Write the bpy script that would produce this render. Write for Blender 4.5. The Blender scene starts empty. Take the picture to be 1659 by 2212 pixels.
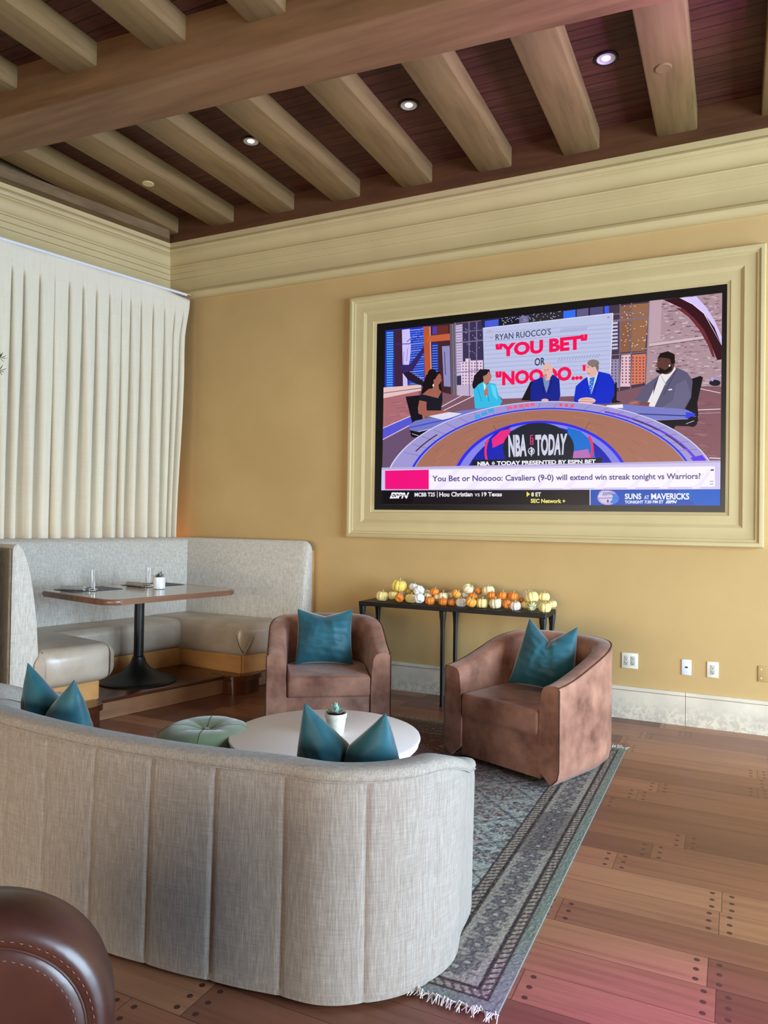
import bpy, bmesh, math, random
from mathutils import Vector, Matrix
C = bpy.context.scene.collection
PI = math.pi
rad = math.radians

# ------------------------------------------------------------ camera, world, lights, exposure
FPX, W_, H_ = 1578.56, 1659.0, 2212.0
YAW, PITCH, ROLL = rad(25.5733), rad(.7309), rad(.8866)
CAMZ = 1.42
sc = bpy.context.scene
cd = bpy.data.cameras.new('camera'); cam = bpy.data.objects.new('camera', cd); C.objects.link(cam)
fw = Vector((-math.sin(YAW)*math.cos(PITCH), math.cos(YAW)*math.cos(PITCH), math.sin(PITCH)))
rt = Vector((math.cos(YAW), math.sin(YAW), 0)); up = rt.cross(fw)
rt, up = math.cos(ROLL)*rt + math.sin(ROLL)*up, -math.sin(ROLL)*rt + math.cos(ROLL)*up
M3 = Matrix((rt, up, -fw)).transposed()
cam.matrix_world = Matrix.Translation((0, 0, CAMZ)) @ M3.to_4x4()
cd.sensor_fit = 'HORIZONTAL'; cd.sensor_width = 36.0; cd.lens = FPX/W_*36.0
cd.clip_start = .02; cd.clip_end = 100
sc.camera = cam

world = bpy.data.worlds.new('daylight'); sc.world = world; world.use_nodes = True
bg = world.node_tree.nodes['Background']
bg.inputs['Color'].default_value = (.80, .86, 1.0, 1); bg.inputs['Strength'].default_value = .72

def area(name, loc, target, sx, sy, power, col, spread=180):
    l = bpy.data.lights.new(name, 'AREA'); l.shape = 'RECTANGLE'; l.size = sx; l.size_y = sy
    l.energy = power; l.color = col; l.spread = rad(spread)
    o = bpy.data.objects.new(name, l); C.objects.link(o); o.location = loc
    d = Vector(target)-Vector(loc); o.rotation_euler = d.to_track_quat('-Z', 'Y').to_euler()
    return o
def spot(name, loc, target, power, col, ang, blend=.6, r=.06):
    l = bpy.data.lights.new(name, 'SPOT'); l.energy = power; l.color = col; l.spot_size = rad(ang); l.spot_blend = blend
    l.shadow_soft_size = r
    o = bpy.data.objects.new(name, l); C.objects.link(o); o.location = loc
    d = Vector(target)-Vector(loc); o.rotation_euler = d.to_track_quat('-Z', 'Y').to_euler()
    return o
# daylight through the three tall windows of the right wall; plus an added warm fill lamp behind the camera
area('daylight_window', (4.4, 2.45, 1.62), (0, 2.45, 1.15), 4.3, 2.45, 700, (.57, .785, 1.0))
area('rear_fill', (-1.0, -4.6, 1.1), (-1.6, 2.0, .45), 6.0, 1.8, 56, (1.0, .88, .74), 80)
# magenta accent lamps out of frame on the right
spot('magenta_accent_lamp', (.95, 3.6, 3.1), (-.8, 3.95, 4.33), 110, (.55, .10, 1.0), 74, .9, .1)
spot('magenta_accent_lamp', (.45, 1.35, 3.9), (.0, 1.88, 0), 620, (.50, .07, 1.0), 25, 1.0, .05)

sc.view_settings.view_transform = 'Standard'
sc.view_settings.look = 'None'
sc.view_settings.gamma = 1
sc.view_settings.exposure = 0.9
sc.view_settings.use_curve_mapping = False

# ------------------------------------------------------------ helpers
def wpos(px, py):   # viewing direction of a photo pixel
    return (px-W_/2)/FPX*rt - (py-H_/2)/FPX*up + fw
def on_z(px, py, z):
    d = wpos(px, py); return Vector((0, 0, CAMZ)) + d*((z-CAMZ)/d.z)
def on_y(px, py, y):
    d = wpos(px, py); return Vector((0, 0, CAMZ)) + d*(y/d.y)

def lin(c):
    c = c/255.0
    return c/12.92 if c <= .04045 else ((c+.055)/1.055)**2.4
def rgb(r, g, b): return (lin(r), lin(g), lin(b), 1.0)

def tagit(o, label=None, cat=None, group=None, kind=None):
    if label: o['label'] = label
    if cat: o['category'] = cat
    if group: o['group'] = group
    if kind: o['kind'] = kind
    return o
def empty(name, loc=(0, 0, 0), rz=0, label=None, cat=None, group=None):
    o = bpy.data.objects.new(name, None); C.objects.link(o); o.location = loc; o.rotation_euler = (0, 0, rz)
    o.empty_display_size = .1
    return tagit(o, label, cat, group)
def link_mesh(name, me, mat, parent=None, loc=(0, 0, 0), rot=(0, 0, 0)):
    o = bpy.data.objects.new(name, me); C.objects.link(o); o.location = loc; o.rotation_euler = rot
    if mat is not None:
        for m in (mat if isinstance(mat, list) else [mat]): me.materials.append(m)
    if parent: o.parent = parent
    return o
def obj(name, bm, mat, parent=None, loc=(0, 0, 0), rot=(0, 0, 0), smooth=35):
    bmesh.ops.recalc_face_normals(bm, faces=bm.faces[:])
    me = bpy.data.meshes.new(name); bm.to_mesh(me); bm.free()
    if smooth:
        me.polygons.foreach_set('use_smooth', [True]*len(me.polygons))
        me.set_sharp_from_angle(angle=rad(smooth))
    return link_mesh(name, me, mat, parent, loc, rot)
def pyobj(name, verts, faces, mat, parent=None, loc=(0, 0, 0), rot=(0, 0, 0), smooth=35):
    me = bpy.data.meshes.new(name); me.from_pydata([tuple(v) for v in verts], [], faces); me.update()
    if smooth:
        me.polygons.foreach_set('use_smooth', [True]*len(me.polygons))
        me.set_sharp_from_angle(angle=rad(smooth))
    return link_mesh(name, me, mat, parent, loc, rot)
def struct(o): o['kind'] = 'structure'; return o

def box(bm, x0, x1, y0, y1, z0, z1, bev=0, seg=2, mtx=None):
    g = bmesh.ops.create_cube(bm, size=1)
    vs = g['verts']
    for v in vs:
        v.co = Vector((x0 if v.co.x < 0 else x1, y0 if v.co.y < 0 else y1, z0 if v.co.z < 0 else z1))
    if bev:
        es = list({e for v in vs for e in v.link_edges})
        r = bmesh.ops.bevel(bm, geom=es, offset=bev, segments=seg, profile=.5, affect='EDGES')
        vs = list({v for f in r['faces'] for v in f.verts} | {v for v in vs if v.is_valid})
    if mtx is not None:
        for v in vs: v.co = mtx @ v.co
    return vs
def prism(bm, poly, z0, z1, bev=0, seg=3, bot=True):
    a = [bm.verts.new((p[0], p[1], z0)) for p in poly]; b = [bm.verts.new((p[0], p[1], z1)) for p in poly]
    n = len(poly); fs = []
    for i in range(n): fs.append(bm.faces.new((a[i], a[(i+1) % n], b[(i+1) % n], b[i])))
    fs.append(bm.faces.new(a[::-1])); fs.append(bm.faces.new(b))
    if bev:
        es = list({e for f in fs for e in f.edges})
        bmesh.ops.bevel(bm, geom=es, offset=bev, segments=seg, profile=.5, affect='EDGES')
def lathe(bm, prof, n=40, loc=(0, 0, 0), cap0=True, cap1=True):
    rings = []
    for r, z in prof:
        rings.append([bm.verts.new((loc[0]+r*math.cos(2*PI*i/n), loc[1]+r*math.sin(2*PI*i/n), loc[2]+z)) for i in range(n)])
    for a, b in zip(rings, rings[1:]):
        for i in range(n): bm.faces.new((a[i], a[(i+1) % n], b[(i+1) % n], b[i]))
    if cap0: bm.faces.new(rings[0][::-1])
    if cap1: bm.faces.new(rings[-1])
def tube(bm, pts, rr, n=8, cap=True, closed=False):
    pts = [Vector(p) for p in pts]; m = len(pts)
    if not hasattr(rr, '__len__'): rr = [rr]*m
    rings = []; prev = None
    for i, p in enumerate(pts):
        if closed: t = pts[(i+1) % m]-pts[i-1]
        else: t = pts[min(i+1, m-1)]-pts[max(i-1, 0)]
        t.normalize()
        ref = prev if prev is not None else (Vector((0, 0, 1)) if abs(t.z) < .9 else Vector((1, 0, 0)))
        u = ref-t*ref.dot(t)
        if u.length < 1e-5: u = Vector((1, 0, 0)) - t*t.x
        u.normalize(); v = t.cross(u); prev = u
        rings.append([bm.verts.new(p+rr[i]*(math.cos(2*PI*k/n)*u+math.sin(2*PI*k/n)*v)) for k in range(n)])
    prs = list(zip(rings, rings[1:]))
    if closed: prs.append((rings[-1], rings[0]))
    for a, b in prs:
        for k in range(n): bm.faces.new((a[k], a[(k+1) % n], b[(k+1) % n], b[k]))
    if cap and not closed:
        bm.faces.new(rings[0][::-1]); bm.faces.new(rings[-1])
def loft(bm, rings, closed_ring=True, cap=True):
    R = [[bm.verts.new(p) for p in r] for r in rings]
    n = len(R[0])
    for a, b in zip(R, R[1:]):
        for i in range(n if closed_ring else n-1):
            bm.faces.new((a[i], a[(i+1) % n], b[(i+1) % n], b[i]))
    if cap and closed_ring:
        bm.faces.new(R[0][::-1]); bm.faces.new(R[-1])
def sstep(a, b, x):
    t = max(0.0, min(1.0, (x-a)/(b-a))); return t*t*(3-2*t)

# ------------------------------------------------------------ materials
def new_mat(name):
    m = bpy.data.materials.new(name); m.use_nodes = True
    nt = m.node_tree; b = nt.nodes['Principled BSDF']
    return m, nt, b
def N(nt, t, **k):
    n = nt.nodes.new(t)
    for a, v in k.items(): setattr(n, a, v)
    return n
def math_(nt, op, a, b=None, c=None):
    n = nt.nodes.new('ShaderNodeMath'); n.operation = op
    for i, v in enumerate((a, b, c)):
        if v is None: continue
        if isinstance(v, (int, float)): n.inputs[i].default_value = v
        else: nt.links.new(v, n.inputs[i])
    return n.outputs[0]
def coords(nt, scale=(1, 1, 1), kind='Object'):
    tc = N(nt, 'ShaderNodeTexCoord'); mp = N(nt, 'ShaderNodeMapping'); mp.inputs['Scale'].default_value = scale
    nt.links.new(tc.outputs[kind], mp.inputs[0]); return mp.outputs[0]
def noise(nt, vec, scale, detail=3, rough=.55):
    n = N(nt, 'ShaderNodeTexNoise'); n.inputs['Scale'].default_value = scale; n.inputs['Detail'].default_value = detail
    n.inputs['Roughness'].default_value = rough
    nt.links.new(vec, n.inputs['Vector']); return n.outputs['Fac']
def ramp(nt, fac, stops):
    r = N(nt, 'ShaderNodeValToRGB'); els = r.color_ramp.elements
    while len(els) < len(stops): els.new(.5)
    for e, (p, c) in zip(els, stops): e.position = p; e.color = c
    nt.links.new(fac, r.inputs[0]); return r.outputs[0]
def mix(nt, fac, a, b, mode='MIX'):
    n = N(nt, 'ShaderNodeMix', data_type='RGBA', blend_type=mode)
    for i, v in ((0, fac), (6, a), (7, b)):
        if isinstance(v, (int, float)): n.inputs[i].default_value = v
        elif isinstance(v, tuple): n.inputs[i].default_value = v
        else: nt.links.new(v, n.inputs[i])
    return n.outputs[2]
def bump(nt, b, h, strength, dist=.01):
    n = N(nt, 'ShaderNodeBump'); n.inputs['Strength'].default_value = strength; n.inputs['Distance'].default_value = dist
    nt.links.new(h, n.inputs['Height']); nt.links.new(n.outputs[0], b.inputs['Normal'])
def mottled(name, c1, c2, scale=6, rough=.6, spec=.5, bscale=0, bstr=.2, stretch=(1, 1, 1), lo=.35, hi=.65, detail=4, bdist=.003, sheen=0):
    m, nt, b = new_mat(name)
    v = coords(nt, stretch)
    f = noise(nt, v, scale, detail)
    nt.links.new(ramp(nt, f, [(lo, c1), (hi, c2)]), b.inputs['Base Color'])
    b.inputs['Roughness'].default_value = rough; b.inputs['Specular IOR Level'].default_value = spec
    if sheen: b.inputs['Sheen Weight'].default_value = sheen; b.inputs['Sheen Roughness'].default_value = .4
    if bscale: bump(nt, b, noise(nt, v, bscale, 3), bstr, bdist)
    return m

M = {}
M['wall'] = mottled('tan_wall_paint', rgb(194, 161, 107), rgb(186, 153, 100), 1.3, .75, .3, 60, .05)
M['trim'] = mottled('cream_trim_paint', rgb(198, 177, 128), rgb(192, 171, 123), 2, .55, .35)
M['white'] = mottled('white_paint', rgb(228, 222, 214), rgb(220, 214, 208), 3, .4, .5)
M['black_metal'] = mottled('black_metal', rgb(10, 9, 9), rgb(18, 16, 15), 30, .45, .4, 40, .15)
M['black_plastic'] = mottled('black_bezel', rgb(6, 6, 6), rgb(9, 9, 9), 10, .35, .4)
M['plate'] = mottled('ivory_plastic', rgb(232, 226, 206), rgb(228, 222, 200), 10, .35, .5)
M['plate_white'] = mottled('white_plastic', rgb(222, 224, 232), rgb(218, 220, 228), 10, .35, .5)
M['socket'] = mottled('grey_socket', rgb(196, 194, 180), rgb(190, 188, 176), 10, .4, .5)
M['slot'] = mottled('dark_slot', rgb(14, 12, 12), rgb(20, 18, 16), 10, .6, .3)

def wood(name, c1, c2, c3, axis=0, scale=1.0, rough=.5, spec=.4, grime=0):
    m, nt, b = new_mat(name)
    st = [9, 9, 9]; st[axis] = .8
    v = coords(nt, tuple(s*scale for s in st))
    f = noise(nt, v, 2.2, 6, .6)
    v2 = coords(nt, tuple(s*scale*.35 for s in (1.5 if axis == 0 else 4, 1.5 if axis == 1 else 4, 4)))
    g = noise(nt, v2, 2.0, 3)
    col = ramp(nt, f, [(.28, c1), (.5, c2), (.75, c3)])
    col = mix(nt, ramp(nt, g, [(.35, (0, 0, 0, 1)), (.7, (1, 1, 1, 1))]), col, mix(nt, .5, col, c3), 'MIX')
    nt.links.new(col, b.inputs['Base Color'])
    b.inputs['Roughness'].default_value = rough; b.inputs['Specular IOR Level'].default_value = spec
    bump(nt, b, f, .25, .004)
    return m
M['joist'] = wood('joist_oak', rgb(98, 76, 46), rgb(126, 100, 62), rgb(142, 116, 74), 1, .8, .6, .3)
M['beam'] = wood('beam_oak', rgb(100, 68, 42), rgb(128, 92, 60), rgb(152, 114, 78), 0, .6, .6, .3)
M['ledger'] = wood('ledger_dark_oak', rgb(62, 34, 18), rgb(84, 50, 26), rgb(96, 62, 36), 0, .8, .6, .3)
M['ledger_left'] = wood('ledger_grey_oak', rgb(88, 68, 44), rgb(112, 88, 58), rgb(128, 104, 72), 1, .8, .6, .3)
M['maple'] = wood('honey_maple', rgb(168, 112, 58), rgb(188, 134, 76), rgb(204, 152, 92), 0, .5, .35, .5)
M['walnut'] = wood('dark_step_wood', rgb(52, 24, 14), rgb(72, 36, 20), rgb(88, 46, 26), 1, .7, .22, .5)
M['riser'] = wood('step_riser_wood', rgb(112, 74, 48), rgb(136, 94, 64), rgb(152, 112, 80), 1, .7, .35, .5)
M['table_edge'] = wood('table_edge_wood', rgb(84, 52, 36), rgb(112, 74, 52), rgb(134, 96, 72), 1, 1, .3, .5)
M['table_top'] = mottled('table_stone_top', rgb(176, 164, 150), rgb(160, 148, 134), 12, .12, .6)

def floor_mat():
    m, nt, b = new_mat('plank_floor')
    tc = N(nt, 'ShaderNodeTexCoord'); sp = N(nt, 'ShaderNodeSeparateXYZ'); nt.links.new(tc.outputs['Object'], sp.inputs[0])
    x, y = sp.outputs[0], sp.outputs[1]
    w, L = .167, .90
    v = math_(nt, 'DIVIDE', math_(nt, 'ADD', y, -2.491+20*w+.002), w)
    row = math_(nt, 'FLOOR', v); fy = math_(nt, 'FRACT', v)
    wn = N(nt, 'ShaderNodeTexWhiteNoise', noise_dimensions='1D'); nt.links.new(math_(nt, 'ADD', row, 3.7), wn.inputs['W'])
    u = math_(nt, 'ADD', math_(nt, 'DIVIDE', math_(nt, 'ADD', x, 20.38), L), math_(nt, 'MULTIPLY', wn.outputs['Value'], 7.0))
    seg = math_(nt, 'FLOOR', u); fu = math_(nt, 'MULTIPLY', math_(nt, 'FRACT', u), L)
    cv = N(nt, 'ShaderNodeCombineXYZ'); nt.links.new(row, cv.inputs[0]); nt.links.new(seg, cv.inputs[1])
    w2 = N(nt, 'ShaderNodeTexWhiteNoise', noise_dimensions='2D'); nt.links.new(cv.outputs[0], w2.inputs['Vector'])
    # grain, shifted per plank
    gv = N(nt, 'ShaderNodeCombineXYZ')
    nt.links.new(math_(nt, 'ADD', math_(nt, 'MULTIPLY', x, .9), math_(nt, 'MULTIPLY', w2.outputs['Value'], 30)), gv.inputs[0])
    nt.links.new(math_(nt, 'MULTIPLY', y, 22), gv.inputs[1]); nt.links.new(w2.outputs['Value'], gv.inputs[2])
    g = noise(nt, gv.outputs[0], 1.6, 6, .62)
    base = ramp(nt, w2.outputs['Value'], [(0, rgb(104, 62, 45)), (.35, rgb(124, 77, 56)), (.7, rgb(142, 91, 66)), (1, rgb(162, 112, 80))])
    col = mix(nt, 1.0, base, ramp(nt, g, [(.25, (.62, .56, .52, 1)), (.5, (.95, .95, .95, 1)), (.75, (1.12, 1.1, 1.08, 1))]), 'MULTIPLY')
    # seams
    e1 = math_(nt, 'MULTIPLY', math_(nt, 'MINIMUM', fy, math_(nt, 'SUBTRACT', 1.0, fy)), w)
    e2 = math_(nt, 'MINIMUM', fu, math_(nt, 'SUBTRACT', L, fu))
    seam = math_(nt, 'LESS_THAN', math_(nt, 'MINIMUM', e1, e2), .0011)
    # three dowel pegs either side of each butt joint
    dx = math_(nt, 'ABSOLUTE', math_(nt, 'SUBTRACT', e2, .034))
    f3 = math_(nt, 'FRACT', math_(nt, 'MULTIPLY', fy, 3.0))
    dy = math_(nt, 'MULTIPLY', math_(nt, 'SUBTRACT', f3, .5), w/3)
    d2 = math_(nt, 'ADD', math_(nt, 'POWER', dx, 2.0), math_(nt, 'POWER', dy, 2.0))
    peg = math_(nt, 'LESS_THAN', d2, .0095**2)
    col = mix(nt, seam, col, rgb(58, 34, 22)); col = mix(nt, peg, col, rgb(70, 40, 34))
    nt.links.new(col, b.inputs['Base Color'])
    b.inputs['Roughness'].default_value = .34; b.inputs['Specular IOR Level'].default_value = .45
    bump(nt, b, math_(nt, 'ADD', g, math_(nt, 'MULTIPLY', seam, -2.0)), .06, .003)
    return m
M['floor'] = floor_mat()

def ceil_mat():
    m, nt, b = new_mat('ceiling_boards')
    tc = N(nt, 'ShaderNodeTexCoord'); sp = N(nt, 'ShaderNodeSeparateXYZ'); nt.links.new(tc.outputs['Object'], sp.inputs[0])
    v = math_(nt, 'DIVIDE', math_(nt, 'ADD', sp.outputs[1], 10.02), .0975)
    row = math_(nt, 'FLOOR', v); fy = math_(nt, 'FRACT', v)
    wn = N(nt, 'ShaderNodeTexWhiteNoise', noise_dimensions='1D'); nt.links.new(row, wn.inputs['W'])
    g = noise(nt, coords(nt, (1.2, 16, 1)), 2, 5)
    col = ramp(nt, g, [(.3, rgb(70, 38, 28)), (.7, rgb(98, 58, 44))])
    col = mix(nt, 1.0, col, ramp(nt, wn.outputs['Value'], [(0, (.82, .82, .82, 1)), (1, (1.08, 1.08, 1.08, 1))]), 'MULTIPLY')
    seam = math_(nt, 'LESS_THAN', fy, .06)
    col = mix(nt, seam, col, rgb(20, 9, 7))
    nt.links.new(col, b.inputs['Base Color']); b.inputs['Roughness'].default_value = .6; b.inputs['Specular IOR Level'].default_value = .3
    return m
M['ceil'] = ceil_mat()

def stone_mat():
    m, nt, b = new_mat('limestone')
    tc = N(nt, 'ShaderNodeTexCoord'); sp = N(nt, 'ShaderNodeSeparateXYZ'); nt.links.new(tc.outputs['Object'], sp.inputs[0])
    v = coords(nt)
    a = noise(nt, v, 5, 4); c = noise(nt, v, 22, 6, .7)
    col = ramp(nt, a, [(.3, rgb(198, 188, 170)), (.7, rgb(224, 212, 188))])
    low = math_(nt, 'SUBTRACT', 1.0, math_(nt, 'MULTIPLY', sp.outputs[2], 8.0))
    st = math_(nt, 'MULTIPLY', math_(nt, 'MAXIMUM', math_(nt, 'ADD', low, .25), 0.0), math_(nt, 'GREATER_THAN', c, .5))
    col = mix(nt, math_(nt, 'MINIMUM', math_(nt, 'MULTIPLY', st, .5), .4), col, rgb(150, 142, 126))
    nt.links.new(col, b.inputs['Base Color']); b.inputs['Roughness'].default_value = .6
    bump(nt, b, c, .15, .002)
    return m
M['stone'] = stone_mat()

def fabric(name, c1, c2, c3, sx=90, sz=14, bs=.35):
    m, nt, b = new_mat(name)
    warp = noise(nt, coords(nt, (sx, sx, sz*.25)), 1.0, 3, .6)
    weft = noise(nt, coords(nt, (sz*.25, sz*.25, sx*1.6)), 1.0, 3, .6)
    fine = noise(nt, coords(nt), 420, 2)
    s = math_(nt, 'ADD', math_(nt, 'MULTIPLY', warp, .55), math_(nt, 'MULTIPLY', weft, .3))
    s = math_(nt, 'ADD', s, math_(nt, 'MULTIPLY', fine, .15))
    nt.links.new(ramp(nt, s, [(.36, c1), (.5, c2), (.62, c3)]), b.inputs['Base Color'])
    b.inputs['Roughness'].default_value = .9; b.inputs['Specular IOR Level'].default_value = .15
    b.inputs['Sheen Weight'].default_value = .15
    bump(nt, b, s, bs, .0025)
    return m
M['linen'] = fabric('sofa_linen', rgb(130, 120, 110), rgb(148, 138, 128), rgb(166, 157, 147), 260, 60)
M['linen_rail'] = fabric('sofa_rail_linen', rgb(130, 120, 110), rgb(150, 141, 130), rgb(168, 159, 149), 260, 160)
M['booth_fabric'] = fabric('booth_fabric', rgb(172, 163, 150), rgb(196, 187, 174), rgb(212, 204, 192), 110, 60)
M['booth_back'] = fabric('booth_back_fabric', rgb(100, 88, 72), rgb(122, 108, 90), rgb(138, 124, 104), 110, 60)
M['taupe_leather'] = mottled('taupe_leather', rgb(162, 145, 125), rgb(180, 164, 146), 5, .3, .5, 8, .25, bdist=.012)
M['suede'] = mottled('brown_suede', rgb(102, 60, 44), rgb(180, 128, 104), 6, .6, .35, 180, .12, lo=.3, hi=.74, detail=8, sheen=.25)
M['suede_dark'] = mottled('brown_suede_piping', rgb(62, 38, 30), rgb(78, 50, 40), 6, .6, .3)
M['brown_leather'] = mottled('dark_brown_leather', rgb(46, 23, 18), rgb(66, 35, 27), 4, .33, .5, 7, .3, bdist=.01)
M['stitch'] = mottled('stitch_thread', rgb(122, 88, 78), rgb(104, 74, 64), 8, .7)
M['velvet'] = mottled('teal_velvet', rgb(20, 66, 78), rgb(38, 96, 108), 6, .5, .25, 30, .12, sheen=.9)
M['green_velvet'] = mottled('sage_velvet', rgb(104, 118, 88), rgb(122, 136, 106), 6, .6, .25, 20, .15, sheen=.5)
M['table_white'] = mottled('white_lacquer', rgb(246, 238, 236), rgb(242, 234, 232), 3, .3, .5)
M['ceramic'] = mottled('white_ceramic', rgb(226, 226, 224), rgb(216, 216, 214), 8, .3, .5)
M['clay'] = mottled('whitewashed_clay', rgb(222, 216, 200), rgb(200, 192, 172), 22, .8, .2, 30, .3)
M['soil'] = mottled('potting_soil', rgb(40, 28, 20), rgb(62, 46, 34), 60, .9, .2, 80, .6)
M['succulent'] = mottled('succulent_leaf', rgb(120, 164, 148), rgb(164, 198, 184), 14, .5, .3)
M['succulent_dark'] = mottled('dark_succulent_leaf', rgb(92, 108, 92), rgb(140, 152, 132), 16, .55, .3)
M['succulent_grey'] = mottled('grey_succulent_leaf', rgb(138, 132, 120), rgb(168, 164, 150), 16, .55, .3)
M['napkin'] = mottled('beige_napkin', rgb(178, 166, 152), rgb(192, 180, 166), 40, .85, .2, 90, .2)
M['silver'] = mottled('cutlery_steel', rgb(200, 200, 204), rgb(190, 190, 196), 10, .18, .6); M['silver'].node_tree.nodes['Principled BSDF'].inputs['Metallic'].default_value = 1
M['olive_leaf'] = mottled('olive_leaf', rgb(34, 42, 28), rgb(52, 60, 42), 10, .6, .3)
M['bark'] = mottled('olive_bark', rgb(70, 60, 46), rgb(96, 84, 66), 14, .85, .2)
M['fringe'] = mottled('rug_fringe_cotton', rgb(176, 176, 170), rgb(206, 204, 196), 30, .9, .1)
def glass_mat():
    m, nt, b = new_mat('clear_glass')
    b.inputs['Transmission Weight'].default_value = 1; b.inputs['Roughness'].default_value = .02; b.inputs['IOR'].default_value = 1.45
    b.inputs['Base Color'].default_value = (.95, .96, .97, 1)
    return m
M['glass'] = glass_mat()
def curtain_mat():
    m, nt, b = new_mat('white_curtain_linen')
    a = noise(nt, coords(nt, (60, 60, 3)), 1.5, 3); c = noise(nt, coords(nt, (3, 3, 80)), 1.5, 3)
    s = math_(nt, 'ADD', math_(nt, 'MULTIPLY', a, .6), math_(nt, 'MULTIPLY', c, .4))
    nt.links.new(ramp(nt, s, [(.30, rgb(240, 229, 204)), (.65, rgb(250, 240, 217))]), b.inputs['Base Color'])
    b.inputs['Roughness'].default_value = .9; b.inputs['Specular IOR Level'].default_value = .1
    b.inputs['Subsurface Weight'].default_value = 0
    bump(nt, b, s, .12, .002)
    tr = N(nt, 'ShaderNodeBsdfTranslucent'); tr.inputs[0].default_value = rgb(235, 225, 205)
    mx = N(nt, 'ShaderNodeMixShader'); mx.inputs[0].default_value = .25
    nt.links.new(b.outputs[0], mx.inputs[1]); nt.links.new(tr.outputs[0], mx.inputs[2])
    nt.links.new(mx.outputs[0], nt.nodes['Material Output'].inputs[0])
    return m
M['curtain'] = curtain_mat()
def emit(name, col, s):
    m, nt, b = new_mat(name); b.inputs['Base Color'].default_value = (0, 0, 0, 1)
    b.inputs['Emission Color'].default_value = col; b.inputs['Emission Strength'].default_value = s
    return m
M['lens'] = emit('downlight_lens', (1.0, .93, .62, 1), 1.0)
M['led'] = emit('warm_led_strip', (1.0, .5, .18, 1), 2.0)
def mat_stripes():
    m, nt, b = new_mat('striped_placemat')
    w = N(nt, 'ShaderNodeTexWave', wave_type='BANDS', bands_direction='Y'); w.inputs['Scale'].default_value = 14
    nt.links.new(coords(nt), w.inputs['Vector'])
    nt.links.new(ramp(nt, w.outputs['Fac'], [(.45, rgb(48, 50, 64)), (.55, rgb(104, 106, 122))]), b.inputs['Base Color'])
    b.inputs['Roughness'].default_value = .6
    return m
M['placemat'] = mat_stripes()
def vcol_mat(name, em=False, rough=.9):
    m, nt, b = new_mat(name)
    a = N(nt, 'ShaderNodeVertexColor', layer_name='Col')
    if em:
        b.inputs['Base Color'].default_value = (0, 0, 0, 1); b.inputs['Roughness'].default_value = .3
        b.inputs['Specular IOR Level'].default_value = .2
        nt.links.new(a.outputs[0], b.inputs['Emission Color']); b.inputs['Emission Strength'].default_value = .56
    else:
        nz = noise(nt, coords(nt), 260, 2)
        nt.links.new(mix(nt, 1.0, a.outputs[0], ramp(nt, nz, [(.3, (.8, .8, .8, 1)), (.7, (1.15, 1.15, 1.15, 1))]), 'MULTIPLY'), b.inputs['Base Color'])
        b.inputs['Roughness'].default_value = rough; b.inputs['Specular IOR Level'].default_value = .1
        bump(nt, b, nz, .4, .003)
    return m
M['screen'] = vcol_mat('lit_screen_picture', True)
M['rug'] = vcol_mat('woven_rug')

# ------------------------------------------------------------ room shell
YW = 5.654                       # face of the wall that carries the screen
C0 = Vector((-5.12, YW, 0)); LA = rad(12.6)
D = Vector((math.sin(LA), math.cos(LA), 0)); NN = Vector((D.y, -D.x, 0))
def WL(s, t, z=0): return C0 + NN*s + D*t + Vector((0, 0, z))
TOP = 4.45
XR = 4.2
bm = bmesh.new(); box(bm, -9.5, 6, -5, 6.2, -.1, 0); struct(obj('floor', bm, M['floor']))
bm = bmesh.new(); box(bm, -9.5, 6, -5, 6.2, 4.33, 4.5); struct(obj('ceiling', bm, M['ceil']))
bm = bmesh.new(); box(bm, -5.4, XR+.2, YW, YW+.2, 0, 4.36); struct(obj('wall_back', bm, M['wall']))
bm = bmesh.new()
a0, a1 = WL(0, .25), WL(0, -9.5); b0, b1 = WL(-.2, .25), WL(-.2, -9.5)
prism(bm, [(a0.x, a0.y), (b0.x, b0.y), (b1.x, b1.y), (a1.x, a1.y)], 0, 4.36); struct(obj('wall_left', bm, M['wall']))
# right wall with three tall window openings
wins = [(.3, 1.6), (1.8, 3.1), (3.3, 4.6)]
bm = bmesh.new()
ys = [-5.0]+[v for w in wins for v in w]+[YW]
for i in range(0, len(ys), 2): box(bm, XR, XR+.15, ys[i], ys[i+1], 0, 4.36)
for w in wins:
    box(bm, XR, XR+.15, w[0], w[1], 0, .3); box(bm, XR, XR+.15, w[0], w[1], 2.95, 4.36)
struct(obj('wall_right', bm, M['wall']))
bm = bmesh.new(); box(bm, -9.5, XR+.15, -5.1, -4.95, 0, 4.36); struct(obj('wall_front_unseen', bm, M['ledger']))  # unseen wall, added in dark wood to hold back light from behind
for i, w in enumerate(wins):
    bm = bmesh.new()
    for yy in (w[0]+.03, (w[0]+w[1])/2, w[1]-.03): box(bm, XR+.03, XR+.09, yy-.03, yy+.03, .3, 2.95)
    for zz in (.33, 1.2, 2.05, 2.92): box(bm, XR+.035, XR+.085, w[0], w[1], zz-.03, zz+.03)
    struct(obj('window_%d' % (i+1), bm, M['trim']))

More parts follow.
